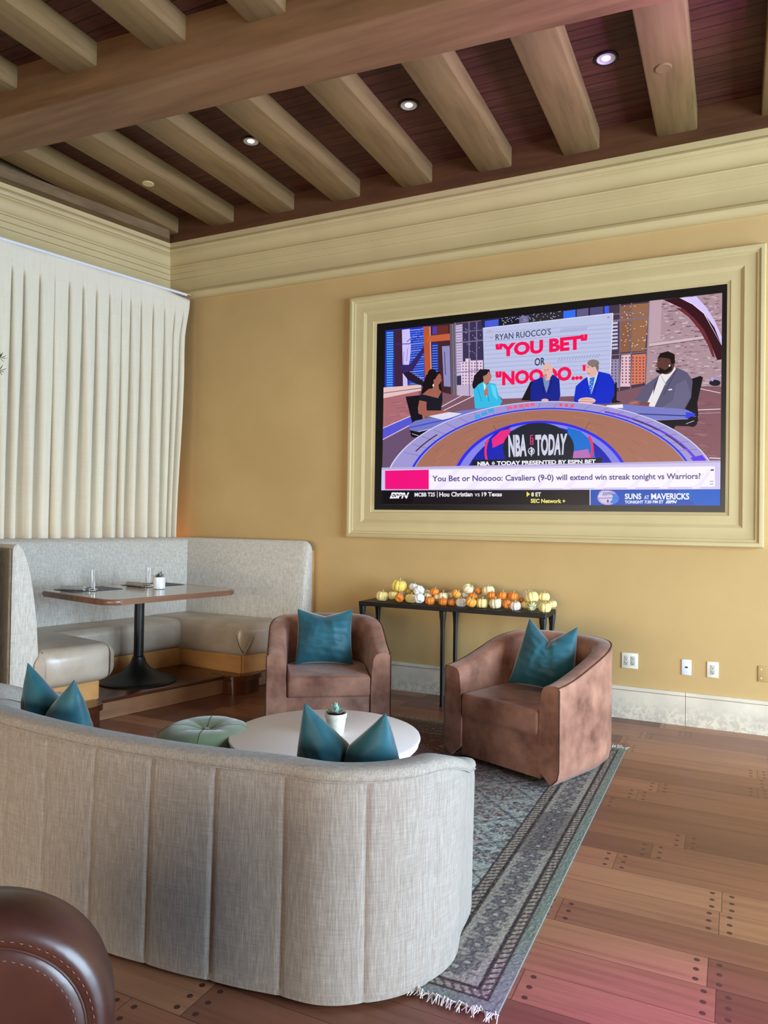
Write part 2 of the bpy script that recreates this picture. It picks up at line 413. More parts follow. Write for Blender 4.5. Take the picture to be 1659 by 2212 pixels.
def wall_sweep(prof, path, seg, ext=0):
    """profile (projection, z) swept along one segment of an inside path with mitred corners"""
    P = [Vector(p) for p in path]
    def nrm(i): d = (P[i+1]-P[i]).normalized(); return Vector((d.y, -d.x))
    rings = []
    for j in (seg, seg+1):
        if j == 0: off = nrm(0)
        elif j == len(P)-1: off = nrm(len(P)-2)
        else:
            n1, n2 = nrm(j-1), nrm(j); off = (n1+n2); off = off/(off.dot(n1))
        rings.append([(P[j].x+off.x*q, P[j].y+off.y*q, z) for q, z in prof])
    bm = bmesh.new(); loft(bm, rings); return bm
cl = WL(0, -9.0)
PATH = [(cl.x, cl.y), (C0.x, C0.y), (XR, YW)]
crown = [(0, 3.577), (.02, 3.577), (.045, 3.585), (.062, 3.603), (.068, 3.628), (.058, 3.65), (.04, 3.662), (.035, 3.672), (.04, 3.78),
         (.056, 3.783), (.058, 3.79), (.06, 3.830), (.076, 3.834), (.078, 3.842), (.079, 3.878), (.094, 3.882), (.098, 3.892), (.092, 3.902), (.088, 3.91), (.088, 3.935), (.094, 3.965), (.108, 3.988),
         (.122, 3.998), (.138, 4.002), (.140, 4.008), (.158, 4.014), (.168, 4.034), (.160, 4.05), (.148, 4.056), (.172, 4.06), (.172, 4.098), (0, 4.098)]
struct(obj('trim_1', wall_sweep(crown, PATH, 1), M['trim'], smooth=30))
struct(obj('trim_2', wall_sweep(crown, PATH, 0), M['trim'], smooth=30))
led = [(0, 4.098), (.18, 4.098), (.18, 4.33), (0, 4.33)]
tagit(obj('ledger_board', wall_sweep(led, PATH, 1), M['ledger']), kind='structure')
led2 = [(0, 4.098), (.27, 4.098), (.27, 4.185), (.22, 4.19), (.22, 4.33), (0, 4.33)]
PATH2 = [(cl.x, cl.y), (C0.x+.03, C0.y-.12)]
tagit(obj('ledger_board', wall_sweep(led2, [(cl.x, cl.y), (C0.x-.0, C0.y), (XR, YW)], 0), M['ledger_left']), kind='structure')
# stone baseboards with open joints
def base_run(name, path_fn, cuts):
    bm = bmesh.new()
    for a, b in zip(cuts, cuts[1:]):
        prof = [(0, 0), (.022, 0), (.022, .204), (.026, .21), (.034, .214), (.034, .232), (.03, .236), (0, .236)]
        rings = []
        for q in (a+.0015, b-.0015): rings.append([tuple(path_fn(q, pr_, z)) for pr_, z in prof])
        loft(bm, rings)
    return struct(obj(name, bm, M['stone'], smooth=30))
base_run('baseboard_back', lambda q, p, z: Vector((q, YW-p, z)), [-5.1, -4.35, -3.0, -1.65, -.298, 1.05, 2.4, 4.18])
base_run('baseboard_left', lambda q, p, z: WL(p, q, z), [-9, -7.5, -6, -4.5, -3, -1.5, -.03])

# joists and main beam
def beam_box(name, x0, x1, y0, y1, z0, z1, mat, label, cat, group=None, bev=.012):
    bm = bmesh.new(); box(bm, x0-(x0+x1)/2, x1-(x0+x1)/2, y0-(y0+y1)/2, y1-(y0+y1)/2, 0, z1-z0, bev, 2)
    return tagit(obj(name, bm, mat, None, ((x0+x1)/2, (y0+y1)/2, z0)), label, cat, group)
MB0, MB1 = rad(3.45), 0
def near_y(x): return 3.181+.0594*(x+4.351)
def far_y(x): return 3.52+.0667*(x+4.81)
xs_j = [-5.14+.6605*i for i in range(0, 12)]
names_far = ['first', 'second', 'third', 'fourth', 'fifth', 'sixth', 'seventh', 'eighth', 'ninth']
for i, x0 in enumerate(xs_j):
    xc = x0+.13
    if i <= 8:
        tl = 'far ceiling joist, ' + ['next to the left wall above the curtain', 'second from the left wall, with a round cover on it', 'third from the left wall',
            'fourth from the left wall, right of the leftmost lit downlight', 'fifth from the left wall', 'sixth from the left wall, right of the middle downlight', 'seventh from the left wall, left of the right downlight',
            'eighth from the left wall, with a round cover on it', 'cut by the right edge of the picture'][i]
        beam_box('ceiling_joist', x0, x0+.265, far_y(xc)-.12, YW-.165, 4.18, 4.335, M['joist'], tl, 'joist', 'ceiling joists running to the screen wall')
    if 0 <= i <= 5:
        tl = 'near ceiling joist above the main beam, ' + ['over the left wall', 'cut by the left edge of the picture', 'first whole one from the left edge', 'second whole one from the left edge', 'third whole one, nearest the top middle', 'last one on the right'][i]
        beam_box('ceiling_joist', x0+.03, x0+.275, -2.0, near_y(xc)+.12, 4.18, 4.335, M['joist'], tl, 'joist', 'ceiling joists on the near side of the beam')
bm = bmesh.new()
prism(bm, [(-6.2, near_y(-6.2)), (XR, near_y(XR)), (XR, far_y(XR)), (-6.2, far_y(-6.2))], 4.008, 4.34, .014, 2)
tagit(obj('main_beam', bm, M['beam']), 'massive weathered oak beam crossing the whole ceiling under the joists', 'beam')

# recessed downlights and round covers
def downlight(x, y, label):
    t = empty('downlight', (x, y, 4.33), 0, label, 'ceiling light', 'recessed downlights between the joists')
    bm = bmesh.new(); lathe(bm, [(.075, 0), (.075, -.004), (.068, -.010), (.056, -.008), (.05, 0)], 36, cap0=False, cap1=False); obj('trim_ring', bm, M['black_plastic'], t)
    bm = bmesh.new(); lathe(bm, [(.058, -.0075), (.056, -.009), (.05, -.009), (.042, -.003)], 36, cap0=False, cap1=True); obj('reflector', bm, M['plate_white'], t)
    bm = bmesh.new(); lathe(bm, [(.028, -.0035), (.026, -.007)], 28); obj('lens', bm, M['lens'], t)
for (px, py), l in zip(((542, 304), (883, 226), (1309, 125)), ('small lit downlight in the board ceiling, leftmost of the three', 'lit downlight in the board ceiling, middle of the three', 'lit downlight in the board ceiling, rightmost and nearest of the three')):
    p = on_z(px, py, 4.33); downlight(p.x, p.y, l)
    spot('downlight_lamp', (p.x, p.y, 4.31), (p.x, p.y, 0), 10, (1, .85, .6), 80, .7, .03)
for (px, py), l in zip(((320, 396), (1433, 146)), ('flat round cover plate under a joist on the left, near the curtain', 'flat round cover plate under a joist at the upper right')):
    p = on_z(px, py, 4.18)
    bm = bmesh.new(); lathe(bm, [(.048, .0), (.048, -.006), (.044, -.009)], 32)
    tagit(obj('ceiling_cover_plate', bm, M['joist'] if px > 900 else M['trim'], None, (p.x, p.y, 4.18)), l, 'cover plate')

# ------------------------------------------------------------ framed wall screen
FX0, FX1, FZ0, FZ1 = -3.045, .187, 1.278, 3.368
tv_frame_prof = [(0, 0), (0, .05), (.006, .058), (.012, .06), (.03, .058), (.036, .05), (.04, .046), (.053, .044), (.056, .036), (.062, .034), (.132, .034),
                 (.138, .03), (.144, .026), (.15, .022), (.157, .018), (.217, .018), (.222, .012), (.236, .008), (.251, .002), (.251, -.004)]
def frame_bm():
    bm = bmesh.new(); rings = []
    for sx, sz in ((0, 0), (1, 0), (1, 1), (0, 1), (0, 0)):
        r = []
        for q, p in tv_frame_prof:
            x = FX0+q if sx == 0 else FX1-q; z = FZ0+q if sz == 0 else FZ1-q
            r.append((x, YW-p, z))
        rings.append(r)
    loft(bm, rings, closed_ring=False, cap=False)
    bmesh.ops.remove_doubles(bm, verts=bm.verts, dist=1e-5)
    return bm
def shift(bm, v):
    for q in bm.verts: q.co -= Vector(v)
    return bm
tvo = (-1.43, YW, 1.278)
tv = empty('television', tvo, 0, 'huge lit television recessed in a stepped cream moulding on the tan wall', 'television')
obj('moulding_frame', shift(frame_bm(), tvo), M['trim'], tv, smooth=25)
bm = bmesh.new(); box(bm, -2.796, -.029, YW-.006, YW-.001, 1.496, 3.128)
obj('bezel', shift(bm, tvo), M['black_plastic'], tv)

# picture on the screen: flat coloured shapes on the screen plane, laid out on the photo's crop grid
class Pic:
    def __init__(s): s.v = []; s.f = []; s.c = []; s.n = 0
    def pt(s, x, y):
        return (740+x/1.8052, 500+y/1.8052)
    def add(s, pts, col):
        yy = YW-.0062-s.n*.00004; s.n += 1
        b = len(s.v)
        for x, y in pts:
            px, py = s.pt(x, y); p = on_y(px, py, YW-.0065)
            s.v.append((min(max(p.x, -2.716), -.086), yy, min(max(p.z, 1.566), 3.062)))
        s.f.append(list(range(b, b+len(pts)))); s.c.append(col)
    def ell(s, cx, cy, rx, ry, col, a0=0, a1=360, n=28, rot=0):
        pts = []
        cr, sr = math.cos(rad(rot)), math.sin(rad(rot))
        for i in range(n if a1-a0 == 360 else n+1):
            t = rad(a0+(a1-a0)*i/n); x, y = rx*math.cos(t), -ry*math.sin(t)
            pts.append((cx+x*cr-y*sr, cy+x*sr+y*cr))
        s.add(pts, col)
    def line(s, x0, y0, x1, y1, w, col):
        d = math.hypot(x1-x0, y1-y0) or 1; nx, ny = -(y1-y0)/d*w/2, (x1-x0)/d*w/2
        s.add([(x0+nx, y0+ny), (x1+nx, y1+ny), (x1-nx, y1-ny), (x0-nx, y0-ny)], col)
    def arc(s, cx, cy, rx, ry, a0, a1, w, col, n=40):
        o = []; i_ = []
        for i in range(n+1):
            t = rad(a0+(a1-a0)*i/n)
            o.append((cx+rx*math.cos(t), cy-ry*math.sin(t))); i_.append((cx+(rx-w)*math.cos(t), cy-(ry-w*ry/rx)*math.sin(t)))
        for i in range(n):
            s.add([o[i], o[i+1], i_[i+1], i_[i]], col); s.n -= 1
        s.n += 1
    def text(s, t, q, col, bold=0.0, shear=0.0):
        cu = bpy.data.curves.new('t', 'FONT'); cu.body = t; cu.size = 1; cu.offset = bold; cu.resolution_u = 3; cu.shear = shear
        o = bpy.data.objects.new('t', cu); me = o.to_mesh()
        vs = [v.co.copy() for v in me.vertices]; fs = [list(p.vertices) for p in me.polygons]
        o.to_mesh_clear(); bpy.data.objects.remove(o); bpy.data.curves.remove(cu)
        x0 = min(v.x for v in vs); x1 = max(v.x for v in vs); y0 = min(v.y for v in vs); y1 = max(v.y for v in vs)
        yy = YW-.0062-s.n*.00004; s.n += 1; b = len(s.v)
        (ax, ay), (bx_, by), (cx, cy), (dx, dy) = q      # tl tr br bl
        for v in vs:
            u = (v.x-x0)/(x1-x0); w = (v.y-y0)/(y1-y0)
            X = (dx*(1-u)+cx*u)*(1-w)+(ax*(1-u)+bx_*u)*w; Y = (dy*(1-u)+cy*u)*(1-w)+(ay*(1-u)+by*u)*w
            px, py = s.pt(X, Y); p = on_y(px, py, YW-.0065); s.v.append((p.x, yy, p.z))
        for f in fs: s.f.append([b+i for i in f]); s.c.append(col)
    def build(s, parent, org):
        me = bpy.data.meshes.new('screen')
        o = Vector(org)
        me.from_pydata([tuple(Vector(v)-o) for v in s.v], [], s.f); me.update()
        ca = me.color_attributes.new('Col', 'FLOAT_COLOR', 'CORNER')
        data = []
        for f, c in zip(s.f, s.c):
            data += [lin(c[0]), lin(c[1]), lin(c[2]), 1.0]*len(f)
        ca.data.foreach_set('color', data)
        return link_mesh('screen', me, M['screen'], parent)
R_ = random.Random(7)
P = Pic()
full = [(160, 370), (1490, 230), (1490, 1090), (150, 1090)]
P.add(full, (104, 82, 104))
# left: blue shuttered windows, stair, orange columns
P.add([(160, 385), (345, 365), (345, 570), (160, 625)], (44, 48, 170))
for k in range(26):
    y = 392+k*9
    P.line(262, y-6, 318, y-12, 3.2, (60, 140, 245) if k % 3 else (130, 180, 250))
for k in range(24): P.line(172, 396+k*9.2, 198 if k < 12 else 196, 395+k*9.2, 5, (70, 170, 245))
P.add([(199, 385), (232, 382), (236, 600), (204, 612)], (62, 34, 60))
P.add([(232, 384), (262, 380), (268, 470), (252, 560), (254, 604), (236, 604)], (200, 190, 244))
P.line(208, 440, 262, 438, 3, (60, 40, 160)); P.line(252, 430, 318, 366, 4, (104, 90, 220)); P.line(262, 438, 330, 380, 3, (60, 40, 170))
P.add([(214, 520), (262, 520), (316, 450), (324, 462), (272, 545), (232, 548)], (52, 36, 96))
P.add([(232, 548), (262, 546), (338, 596), (338, 616), (256, 580)], (34, 24, 44))
for k in range(7): P.line(262+k*10, 548+k*7, 276+k*10, 546+k*7, 2.4, (150, 130, 190))
for k in range(6): P.line(236+k*14, 520-k*13, 240+k*14, 470-k*13, 2, (110, 90, 200))
P.add([(344, 366), (440, 356), (440, 640), (346, 620)], (66, 36, 44))
P.add([(350, 372), (412, 366), (412, 400), (350, 402)], (104, 46, 40))
P.add([(352, 372), (368, 370), (368, 400), (352, 402)], (70, 60, 180))
P.add([(316, 372), (338, 370), (344, 590), (322, 590)], (186, 84, 44)); P.line(341, 372, 347, 590, 4, (232, 160, 120))
P.add([(330, 408), (424, 398), (424, 424), (330, 432)], (192, 96, 62))
P.add([(346, 436), (370, 434), (376, 560), (350, 564)], (36, 44, 150))
for k in range(12): P.line(350, 446+k*10, 372, 445+k*10, 3, (90, 150, 240))
P.add([(388, 448), (418, 446), (422, 606), (396, 604)], (142, 138, 190)); P.line(398, 470, 402, 560, 3, (70, 60, 90))
P.add([(418, 362), (440, 360), (446, 648), (424, 650)], (98, 86, 100)); P.line(430, 362, 436, 648, 3, (136, 122, 138))
# window grid left of the board
P.add([(438, 362), (556, 348), (556, 640), (446, 650)], (58, 50, 84))
P.add([(440, 366), (468, 362), (470, 560), (446, 564)], (196, 180, 214))
for k in range(18):
    P.line(442, 372+k*10.5, 468, 370+k*10.5, 2, (110, 96, 130))
P.add([(462, 508), (480, 508), (480, 496), (500, 496), (500, 504), (548, 502), (548, 606), (464, 612)], (224, 200, 220))
for j in range(8):
    for k in range(7): P.line(468+k*11.5, 514+j*12, 473+k*11.5, 514+j*12, 6, (120, 96, 130))
P.add([(446, 600), (556, 596), (556, 645), (448, 652)], (190, 172, 200))
for k in range(24):
    x, y = R_.uniform(474, 548), R_.uniform(370, 490); P.line(x, y, x+3, y, 2.5, (176, 176, 220))
for x0, x1 in ((440, 446), (494, 496), (524, 524), (553, 553)): P.line(x0, 352, x1, 646, 4, (126, 116, 150))
for y in (388, 428, 544): P.line(438, y+8, 556, y-4, 5 if y == 428 else 3, (118, 108, 142))
# windows above the board
P.add([(540, 345), (1200, 262), (1200, 340), (548, 392)], (40, 36, 70))
for a, b, c in ((556, 612, (70, 90, 214)), (612, 690, (24, 26, 40)), (690, 730, (110, 104, 150)), (730, 858, (46, 42, 50)), (862, 912, (52, 108, 234)), (914, 962, (96, 90, 130)), (966, 1020, (80, 76, 120)), (1022, 1082, (64, 90, 226))):
    P.add([(a, 352-(a-540)*.125), (b-3, 352-(b-540)*.125), (b-3, 385-(b-540)*.115), (a, 385-(a-540)*.115)], c)
for k in range(60):
    x = R_.uniform(622, 852); y = 350-(x-540)*.125+R_.uniform(-2, 26); P.line(x, y, x+3.4, y-.4, 2.4, (196, 196, 210))
# right windows
P.add([(1040, 288), (1200, 268), (1186, 640), (1036, 640)], (70, 54, 74))
P.add([(1086, 292), (1126, 286), (1122, 470), (1080, 474)], (138, 92, 72)); P.add([(1130, 286), (1196, 280), (1180, 466), (1128, 470)], (150, 104, 76))
for k in range(46):
    x, y = R_.uniform(1086, 1188), R_.uniform(290, 460); P.line(x, y, x+3.5, y-.4, 2.8, (250, 226, 190))
for k in range(8): P.add([(1052, 356+k*14), (1074, 354+k*14), (1074, 362+k*14), (1052, 364+k*14)], (196, 190, 226))
P.add([(1044, 500), (1084, 498), (1084, 610), (1042, 610)], (150, 140, 170)); P.add([(1088, 484), (1126, 480), (1122, 606), (1084, 606)], (226, 186, 200)); P.add([(1130, 482), (1184, 478), (1180, 592), (1126, 600)], (214, 120, 92))
for j in range(9):
    for k in range(10): P.line(1050+k*13.5, 494+j*12, 1055+k*13.5, 494+j*12, 6, (92, 62, 84))
for x0, x1 in ((1084, 1080), (1128, 1124), (1198, 1184)): P.line(x0, 276, x1, 640, 4 if x0 < 1190 else 9, (120, 106, 120))
for y in (318, 344, 476): P.line(1050, y+8, 1196, y-6, 8 if y == 344 else 4, (126, 110, 122))
# brick wall with arch
P.add([(1198, 262), (1490, 236), (1490, 610), (1182, 640)], (170, 142, 152))
for k in range(420):
    x = R_.uniform(1196, 1474); y = R_.uniform(250, 604)
    c = R_.choice([(196, 166, 178), (150, 118, 130), (120, 88, 104), (206, 184, 190), (182, 140, 150)])
    w = R_.uniform(8, 22); P.line(x, y, min(x+w, 1478), y-w*.06, R_.uniform(2.5, 5), c); P.n -= 1
P.n += 1
P.add([(1196, 440), (1430, 408), (1430, 416), (1196, 450)], (206, 184, 190)); P.line(1196, 452, 1430, 420, 2.5, (110, 84, 96))
P.add([(1200, 270), (1246, 262), (1240, 430), (1196, 438)], (188, 160, 172))
arch_o = []; arch_i = []
for k in range(25):
    t = k/24
    x = 1252+ (1482-1252)*t; arch_o.append((x, 262+ 60*t + 235*t**2.3))
for k in range(25):
    t = k/24
    x = 1318+(1484-1318)*t; arch_i.append((x, 254+60*t+130*t**1.6))
P.add([(1250, 268), (1320, 300), (1372, 346), (1412, 396), (1436, 440), (1456, 492), (1462, 504), (1482, 500), (1482, 430), (1452, 370), (1416, 322), (1372, 282), (1322, 256)], (56, 18, 28))
P.add([(1300, 300), (1350, 336), (1392, 386), (1424, 444), (1442, 490), (1452, 492), (1440, 448), (1410, 386), (1372, 340), (1330, 304)], (110, 44, 52))
P.add([(1316, 262), (1380, 256), (1420, 300), (1452, 352), (1484, 412), (1484, 446), (1450, 376), (1410, 322), (1366, 286)], (212, 196, 246))
P.line(1316, 261, 1366, 286, 2.5, (240, 230, 255)); P.line(1410, 322, 1484, 446, 2.5, (240, 230, 255)); P.line(1366, 286, 1410, 322, 2.5, (240, 230, 255))
P.ell(1452, 592, 22, 12, (30, 26, 40)); P.ell(1442, 580, 5, 6, (170, 160, 250)); P.ell(1460, 574, 5, 6, (150, 140, 230))
# floor of the set
P.add([(160, 620), (300, 606), (440, 640), (640, 650), (1040, 634), (1190, 600), (1490, 606), (1490, 930), (150, 930)], (122, 84, 98))
P.add([(160, 645), (300, 625), (330, 760), (250, 940), (150, 940)], (168, 104, 112))
for k in range(40):
    x, y = R_.uniform(165, 260), R_.uniform(660, 900); P.line(x, y, x+R_.uniform(15, 40), y-3, 2.5, R_.choice([(150, 96, 130), (190, 124, 116), (134, 92, 120)]))
P.add([(160, 610), (310, 600), (310, 622), (160, 652)], (226, 190, 190)); P.line(160, 632, 310, 612, 3, (130, 90, 100))
P.add([(160, 768), (290, 712), (290, 742), (160, 812)], (84, 84, 206)); P.line(160, 768, 290, 712, 3, (230, 210, 240)); P.line(160, 812, 290, 744, 3, (220, 200, 240))
P.add([(160, 816), (290, 748), (340, 810), (230, 935), (160, 930)], (104, 78, 110))
P.line(380, 690, 470, 640, 3, (226, 206, 220)); P.line(372, 712, 520, 640, 3, (226, 206, 220))
P.add([(1190, 605), (1490, 610), (1490, 930), (1440, 900), (1250, 780), (1380, 690)], (132, 88, 96))
for k in range(46):
    x, y = R_.uniform(1290, 1440), R_.uniform(640, 880); P.line(x, y, x+R_.uniform(20, 40), y+3, 2.5, R_.choice([(150, 104, 112), (116, 74, 88), (160, 112, 120)]))
P.line(1380, 612, 1474, 632, 3, (220, 200, 220)); P.line(1384, 698, 1474, 694, 3, (230, 210, 230)); P.line(1384, 712, 1474, 708, 2, (190, 160, 190))
P.line(1430, 884, 1474, 886, 4, (226, 206, 230))
# display board
P.add([(550, 380), (1056, 322), (1042, 634), (1000, 640), (626, 654), (612, 640), (556, 566)], (186, 192, 226))
for k in range(15):
    y = 398+k*17; P.line(556, y, 1048, y-34, 3.5, (168, 176, 212))
P.line(550, 380, 1056, 322, 2.5, (225, 228, 245)); P.line(1056, 322, 1042, 634, 3, (225, 228, 245))
for k in range(15): P.line(850+k*7, 396-k*.6, 858+k*7, 382-k*.6, 2, (140, 146, 184)); P.line(842+k*11, 510-k*1, 850+k*11, 494-k*1, 2, (140, 146, 184))
P.line(1034, 340, 1042, 336, 6, (206, 120, 160)); P.line(566, 392, 584, 390, 2, (230, 90, 120)); P.line(580, 418, 586, 417, 3, (200, 80, 120))
RED = (240, 12, 84)
P.text("RYAN RUOCCO'S", [(600, 403), (815, 380), (815, 405), (600, 428)], (48, 50, 84), .008)
P.text('"YOU BET"', [(600, 442), (957, 403), (957, 461), (600, 494)], RED, .05)
P.text('OR', [(752, 497), (792, 493), (792, 523), (752, 527)], (48, 50, 84), .02)
P.text('"NOOOO..."', [(600, 549), (962, 521), (962, 578), (600, 605)], RED, .05)
# people at the desk (seen on screen)
SK1, SK2, SK3, SK4 = (158, 96, 82), (176, 120, 104), (224, 178, 168), (92, 56, 50)
P.add([(250, 646), (306, 640), (318, 742), (276, 748)], (20, 16, 24))
P.add([(318, 600), (330, 562), (356, 546), (384, 552), (386, 590), (394, 640), (360, 632), (310, 636)], (24, 14, 18))
P.add([(360, 590), (378, 600), (384, 640), (350, 640)], SK1)
P.ell(374, 578, 15, 24, SK1, rot=8); P.add([(388, 575), (392, 583), (386, 588)], SK1); P.ell(354, 560, 18, 22, (24, 14, 18)); P.add([(346, 550), (386, 550), (370, 568), (350, 590)], (24, 14, 18))
P.add([(312, 640), (340, 616), (374, 612), (392, 628), (392, 660), (320, 662)], SK1)
P.add([(308, 636), (330, 640), (376, 652), (392, 624), (394, 660), (386, 708), (334, 712), (330, 668), (304, 660)], (26, 24, 38))
P.add([(304, 660), (332, 666), (330, 700), (400, 700), (414, 712), (400, 724), (340, 726), (300, 712), (298, 690)], SK1)
P.ell(408, 708, 12, 8, SK1); P.ell(358, 602, 3, 5, (240, 220, 220))
P.add([(512, 596), (516, 566), (540, 540), (576, 540), (580, 556), (556, 560), (552, 600), (530, 606)], (28, 20, 28)); P.ell(524, 592, 13, 26, (28, 20, 28), rot=15)
P.ell(568, 570, 16, 22, SK2, rot=6); P.add([(552, 584), (566, 592), (572, 612), (556, 616)], SK2); P.ell(556, 552, 16, 12, (28, 20, 28), rot=-30)
P.add([(514, 620), (534, 598), (552, 588), (560, 612), (574, 592), (600, 596), (612, 640), (626, 664), (606, 700), (560, 700), (520, 690)], (52, 184, 226))
P.add([(552, 590), (564, 604), (568, 650), (556, 620)], (214, 240, 250)); P.add([(580, 600), (598, 602), (608, 660), (590, 640)], (96, 210, 240)); P.line(562, 604, 574, 664, 2.5, (24, 120, 190)); P.line(530, 610, 546, 664, 2, (24, 130, 190))
P.ell(563, 628, 8, 17, SK2, rot=12)
P.add([(700, 660), (736, 588), (780, 580), (780, 664)], (22, 18, 30))
P.add([(736, 612), (746, 584), (782, 570), (800, 588), (822, 560), (848, 578), (852, 640), (846, 662), (736, 664)], (18, 34, 140))
P.add([(784, 574), (812, 566), (808, 600), (798, 632), (788, 600)], (120, 140, 190)); P.ell(802, 545, 20, 29, SK3); P.add([(788, 560), (816, 556), (812, 580), (796, 584)], SK3)
P.add([(786, 556), (800, 562), (800, 578), (790, 572)], (190, 150, 146)); P.line(789, 544, 795, 543, 2, (60, 40, 50)); P.line(800, 542, 806, 541, 2, (60, 40, 50)); P.line(791, 562, 800, 561, 2, (140, 80, 84)); P.line(796, 546, 793, 554, 2, (200, 150, 144))
P.ell(792, 660, 14, 6, SK3); P.line(782, 590, 790, 640, 2, (10, 16, 80)); P.line(820, 580, 804, 636, 2, (10, 16, 80))
P.add([(1056, 600), (1072, 590), (1070, 660), (1090, 668), (1050, 672)], (22, 18, 30))
P.add([(904, 660), (912, 606), (940, 580), (962, 566), (984, 600), (1000, 548), (1044, 558), (1062, 590), (1062, 640), (1044, 674), (910, 674)], (14, 42, 196))
P.add([(956, 566), (1000, 548), (992, 580), (972, 636), (962, 600)], (196, 210, 246)); P.add([(966, 574), (986, 570), (980, 600), (970, 640), (964, 610)], (44, 108, 206))
for k in range(6): P.line(967+k % 2*5, 582+k*8, 971+k % 2*5, 582+k*8, 2.5, (220, 234, 250))
P.ell(974, 538, 23, 33, (222, 176, 166)); P.ell(980, 516, 23, 14, (130, 116, 112)); P.add([(994, 510), (1002, 530), (998, 552), (988, 530)], (120, 106, 104)); P.add([(952, 534), (948, 544), (955, 548)], (222, 176, 166))
P.line(956, 532, 963, 531, 2.2, (70, 44, 50)); P.line(973, 531, 981, 530, 2.2, (70, 44, 50)); P.line(957, 556, 968, 557, 2.5, (150, 84, 88))
P.line(1000, 560, 982, 640, 2.4, (8, 24, 120)); P.ell(955, 662, 34, 13, (232, 182, 172)); P.line(925, 664, 985, 668, 2, (170, 110, 110)); P.line(935, 656, 975, 658, 2, (190, 130, 126))
P.add([(1352, 580), (1396, 566), (1406, 572), (1384, 670), (1388, 720), (1330, 724)], (18, 14, 22))
P.add([(1140, 660), (1184, 600), (1232, 566), (1296, 530), (1344, 552), (1366, 584), (1360, 650), (1336, 694), (1200, 696), (1160, 680)], (92, 88, 116))
P.add([(1236, 566), (1256, 550), (1298, 530), (1300, 540), (1262, 590), (1216, 690), (1180, 690), (1204, 640)], (232, 226, 228)); P.line(1244, 566, 1262, 600, 3, (180, 176, 190))
P.line(1304, 540, 1252, 640, 2.5, (58, 54, 78)); P.add([(1216, 600), (1236, 566), (1212, 640)], (70, 66, 92)); P.line(1272, 620, 1286, 618, 5, (236, 232, 240))
P.add([(1300, 600), (1340, 580), (1360, 640), (1330, 694), (1236, 694), (1290, 660)], (104, 100, 130))
P.ell(1262, 518, 34, 42, SK4); P.add([(1228, 500), (1240, 478), (1270, 470), (1296, 482), (1298, 516), (1284, 522), (1278, 500), (1244, 494)], (28, 16, 16))
P.add([(1222, 536), (1240, 534), (1258, 544), (1278, 530), (1286, 524), (1284, 544), (1262, 556), (1238, 558), (1224, 550)], (24, 14, 16)); P.add([(1226, 512), (1220, 528), (1230, 532)], SK4)
P.line(1230, 506, 1238, 504, 2.5, (20, 12, 12)); P.line(1224, 540, 1236, 540, 3, (190, 140, 140)); P.ell(1276, 526, 3, 4, (230, 230, 250)); P.line(1222, 520, 1226, 526, 3, (190, 150, 150))
P.ell(1142, 674, 26, 13, (150, 96, 90)); P.line(1122, 680, 1160, 680, 2, (90, 50, 50)); P.line(1124, 672, 1150, 668, 2, (206, 150, 140)); P.add([(1158, 668), (1200, 668), (1194, 690), (1160, 688)], (120, 76, 70))
# desk wings and big arched desk
P.add([(264, 756), (288, 740), (470, 700), (640, 680), (640, 694), (460, 742), (300, 782), (268, 776)], (112, 118, 190)); P.add([(340, 722), (420, 706), (470, 712), (400, 738)], (220, 216, 236)); P.line(268, 766, 470, 722, 4, (46, 60, 220)); P.line(300, 782, 440, 752, 3, (190, 190, 240))
P.add([(266, 776), (300, 784), (420, 756), (336, 826), (310, 800), (276, 802)], (16, 12, 20)); P.ell(286, 794, 16, 11, (16, 12, 20)); P.line(276, 790, 300, 798, 2, (200, 200, 220))
P.add([(1000, 694), (1100, 676), (1340, 696), (1376, 714), (1370, 734), (1160, 740), (1040, 706)], (118, 122, 196)); P.line(1120, 712, 1372, 722, 4, (40, 44, 120)); P.add([(1340, 706), (1376, 712), (1372, 730), (1338, 730)], (44, 66, 230)); P.line(1160, 740, 1366, 736, 3, (190, 190, 240))
P.add([(1032, 680), (1094, 676), (1096, 690), (1028, 692)], (232, 230, 240))
P.add([(1170, 740), (1368, 734), (1384, 716), (1388, 740), (1368, 762), (1300, 760), (1274, 800), (1212, 762)], (18, 14, 22)); P.ell(1364, 744, 20, 20, (18, 14, 22)); P.line(1340, 752, 1372, 740, 2.5, (180, 180, 210))
CXA, CYA = 818, 1012
P.ell(CXA, CYA, 652, 348, (158, 150, 208), 10, 170, 60)
P.arc(CXA, CYA, 652, 348, 10, 170, 5, (214, 208, 240)); P.arc(CXA, CYA, 610, 330, 12, 70, 12, (100, 60, 220)); P.arc(CXA, CYA, 640, 342, 12, 24, 50, (92, 52, 226))
for k in range(22):
    t = rad(28+k*6); P.line(CXA+640*math.cos(t), CYA-342*math.sin(t), CXA+560*math.cos(t+.02), CYA-322*math.sin(t+.02), 2, (120, 112, 176))
for t0, t1 in ((138, 152), (30, 42), (46, 58)): P.arc(CXA, CYA, 600, 328, t0, t1, 6, (66, 34, 60))
for k in range(5): P.line(648+k*22, 690-k*3, 664+k*22, 688-k*3, 12, (232, 96, 130))
for k in range(3): P.line(848+k*22, 678+k*2, 860+k*22, 679+k*2, 12, (236, 84, 116))
for k in range(3): P.line(520+k*26, 728-k*12, 542+k*26, 720-k*12, 14, (64, 160, 232))
P.arc(CXA, CYA, 566, 322, 8, 172, 9, (44, 50, 226)); P.ell(CXA, CYA, 552, 314, (164, 110, 92), 8, 172, 60)
for k in range(44):
    t = rad(R_.uniform(14, 166)); r = R_.uniform(.70, .96); P.arc(CXA, CYA, 552*r, 314*r, math.degrees(t), math.degrees(t)+R_.uniform(4, 9), 3, R_.choice([(176, 124, 102), (150, 98, 84)]), 5)
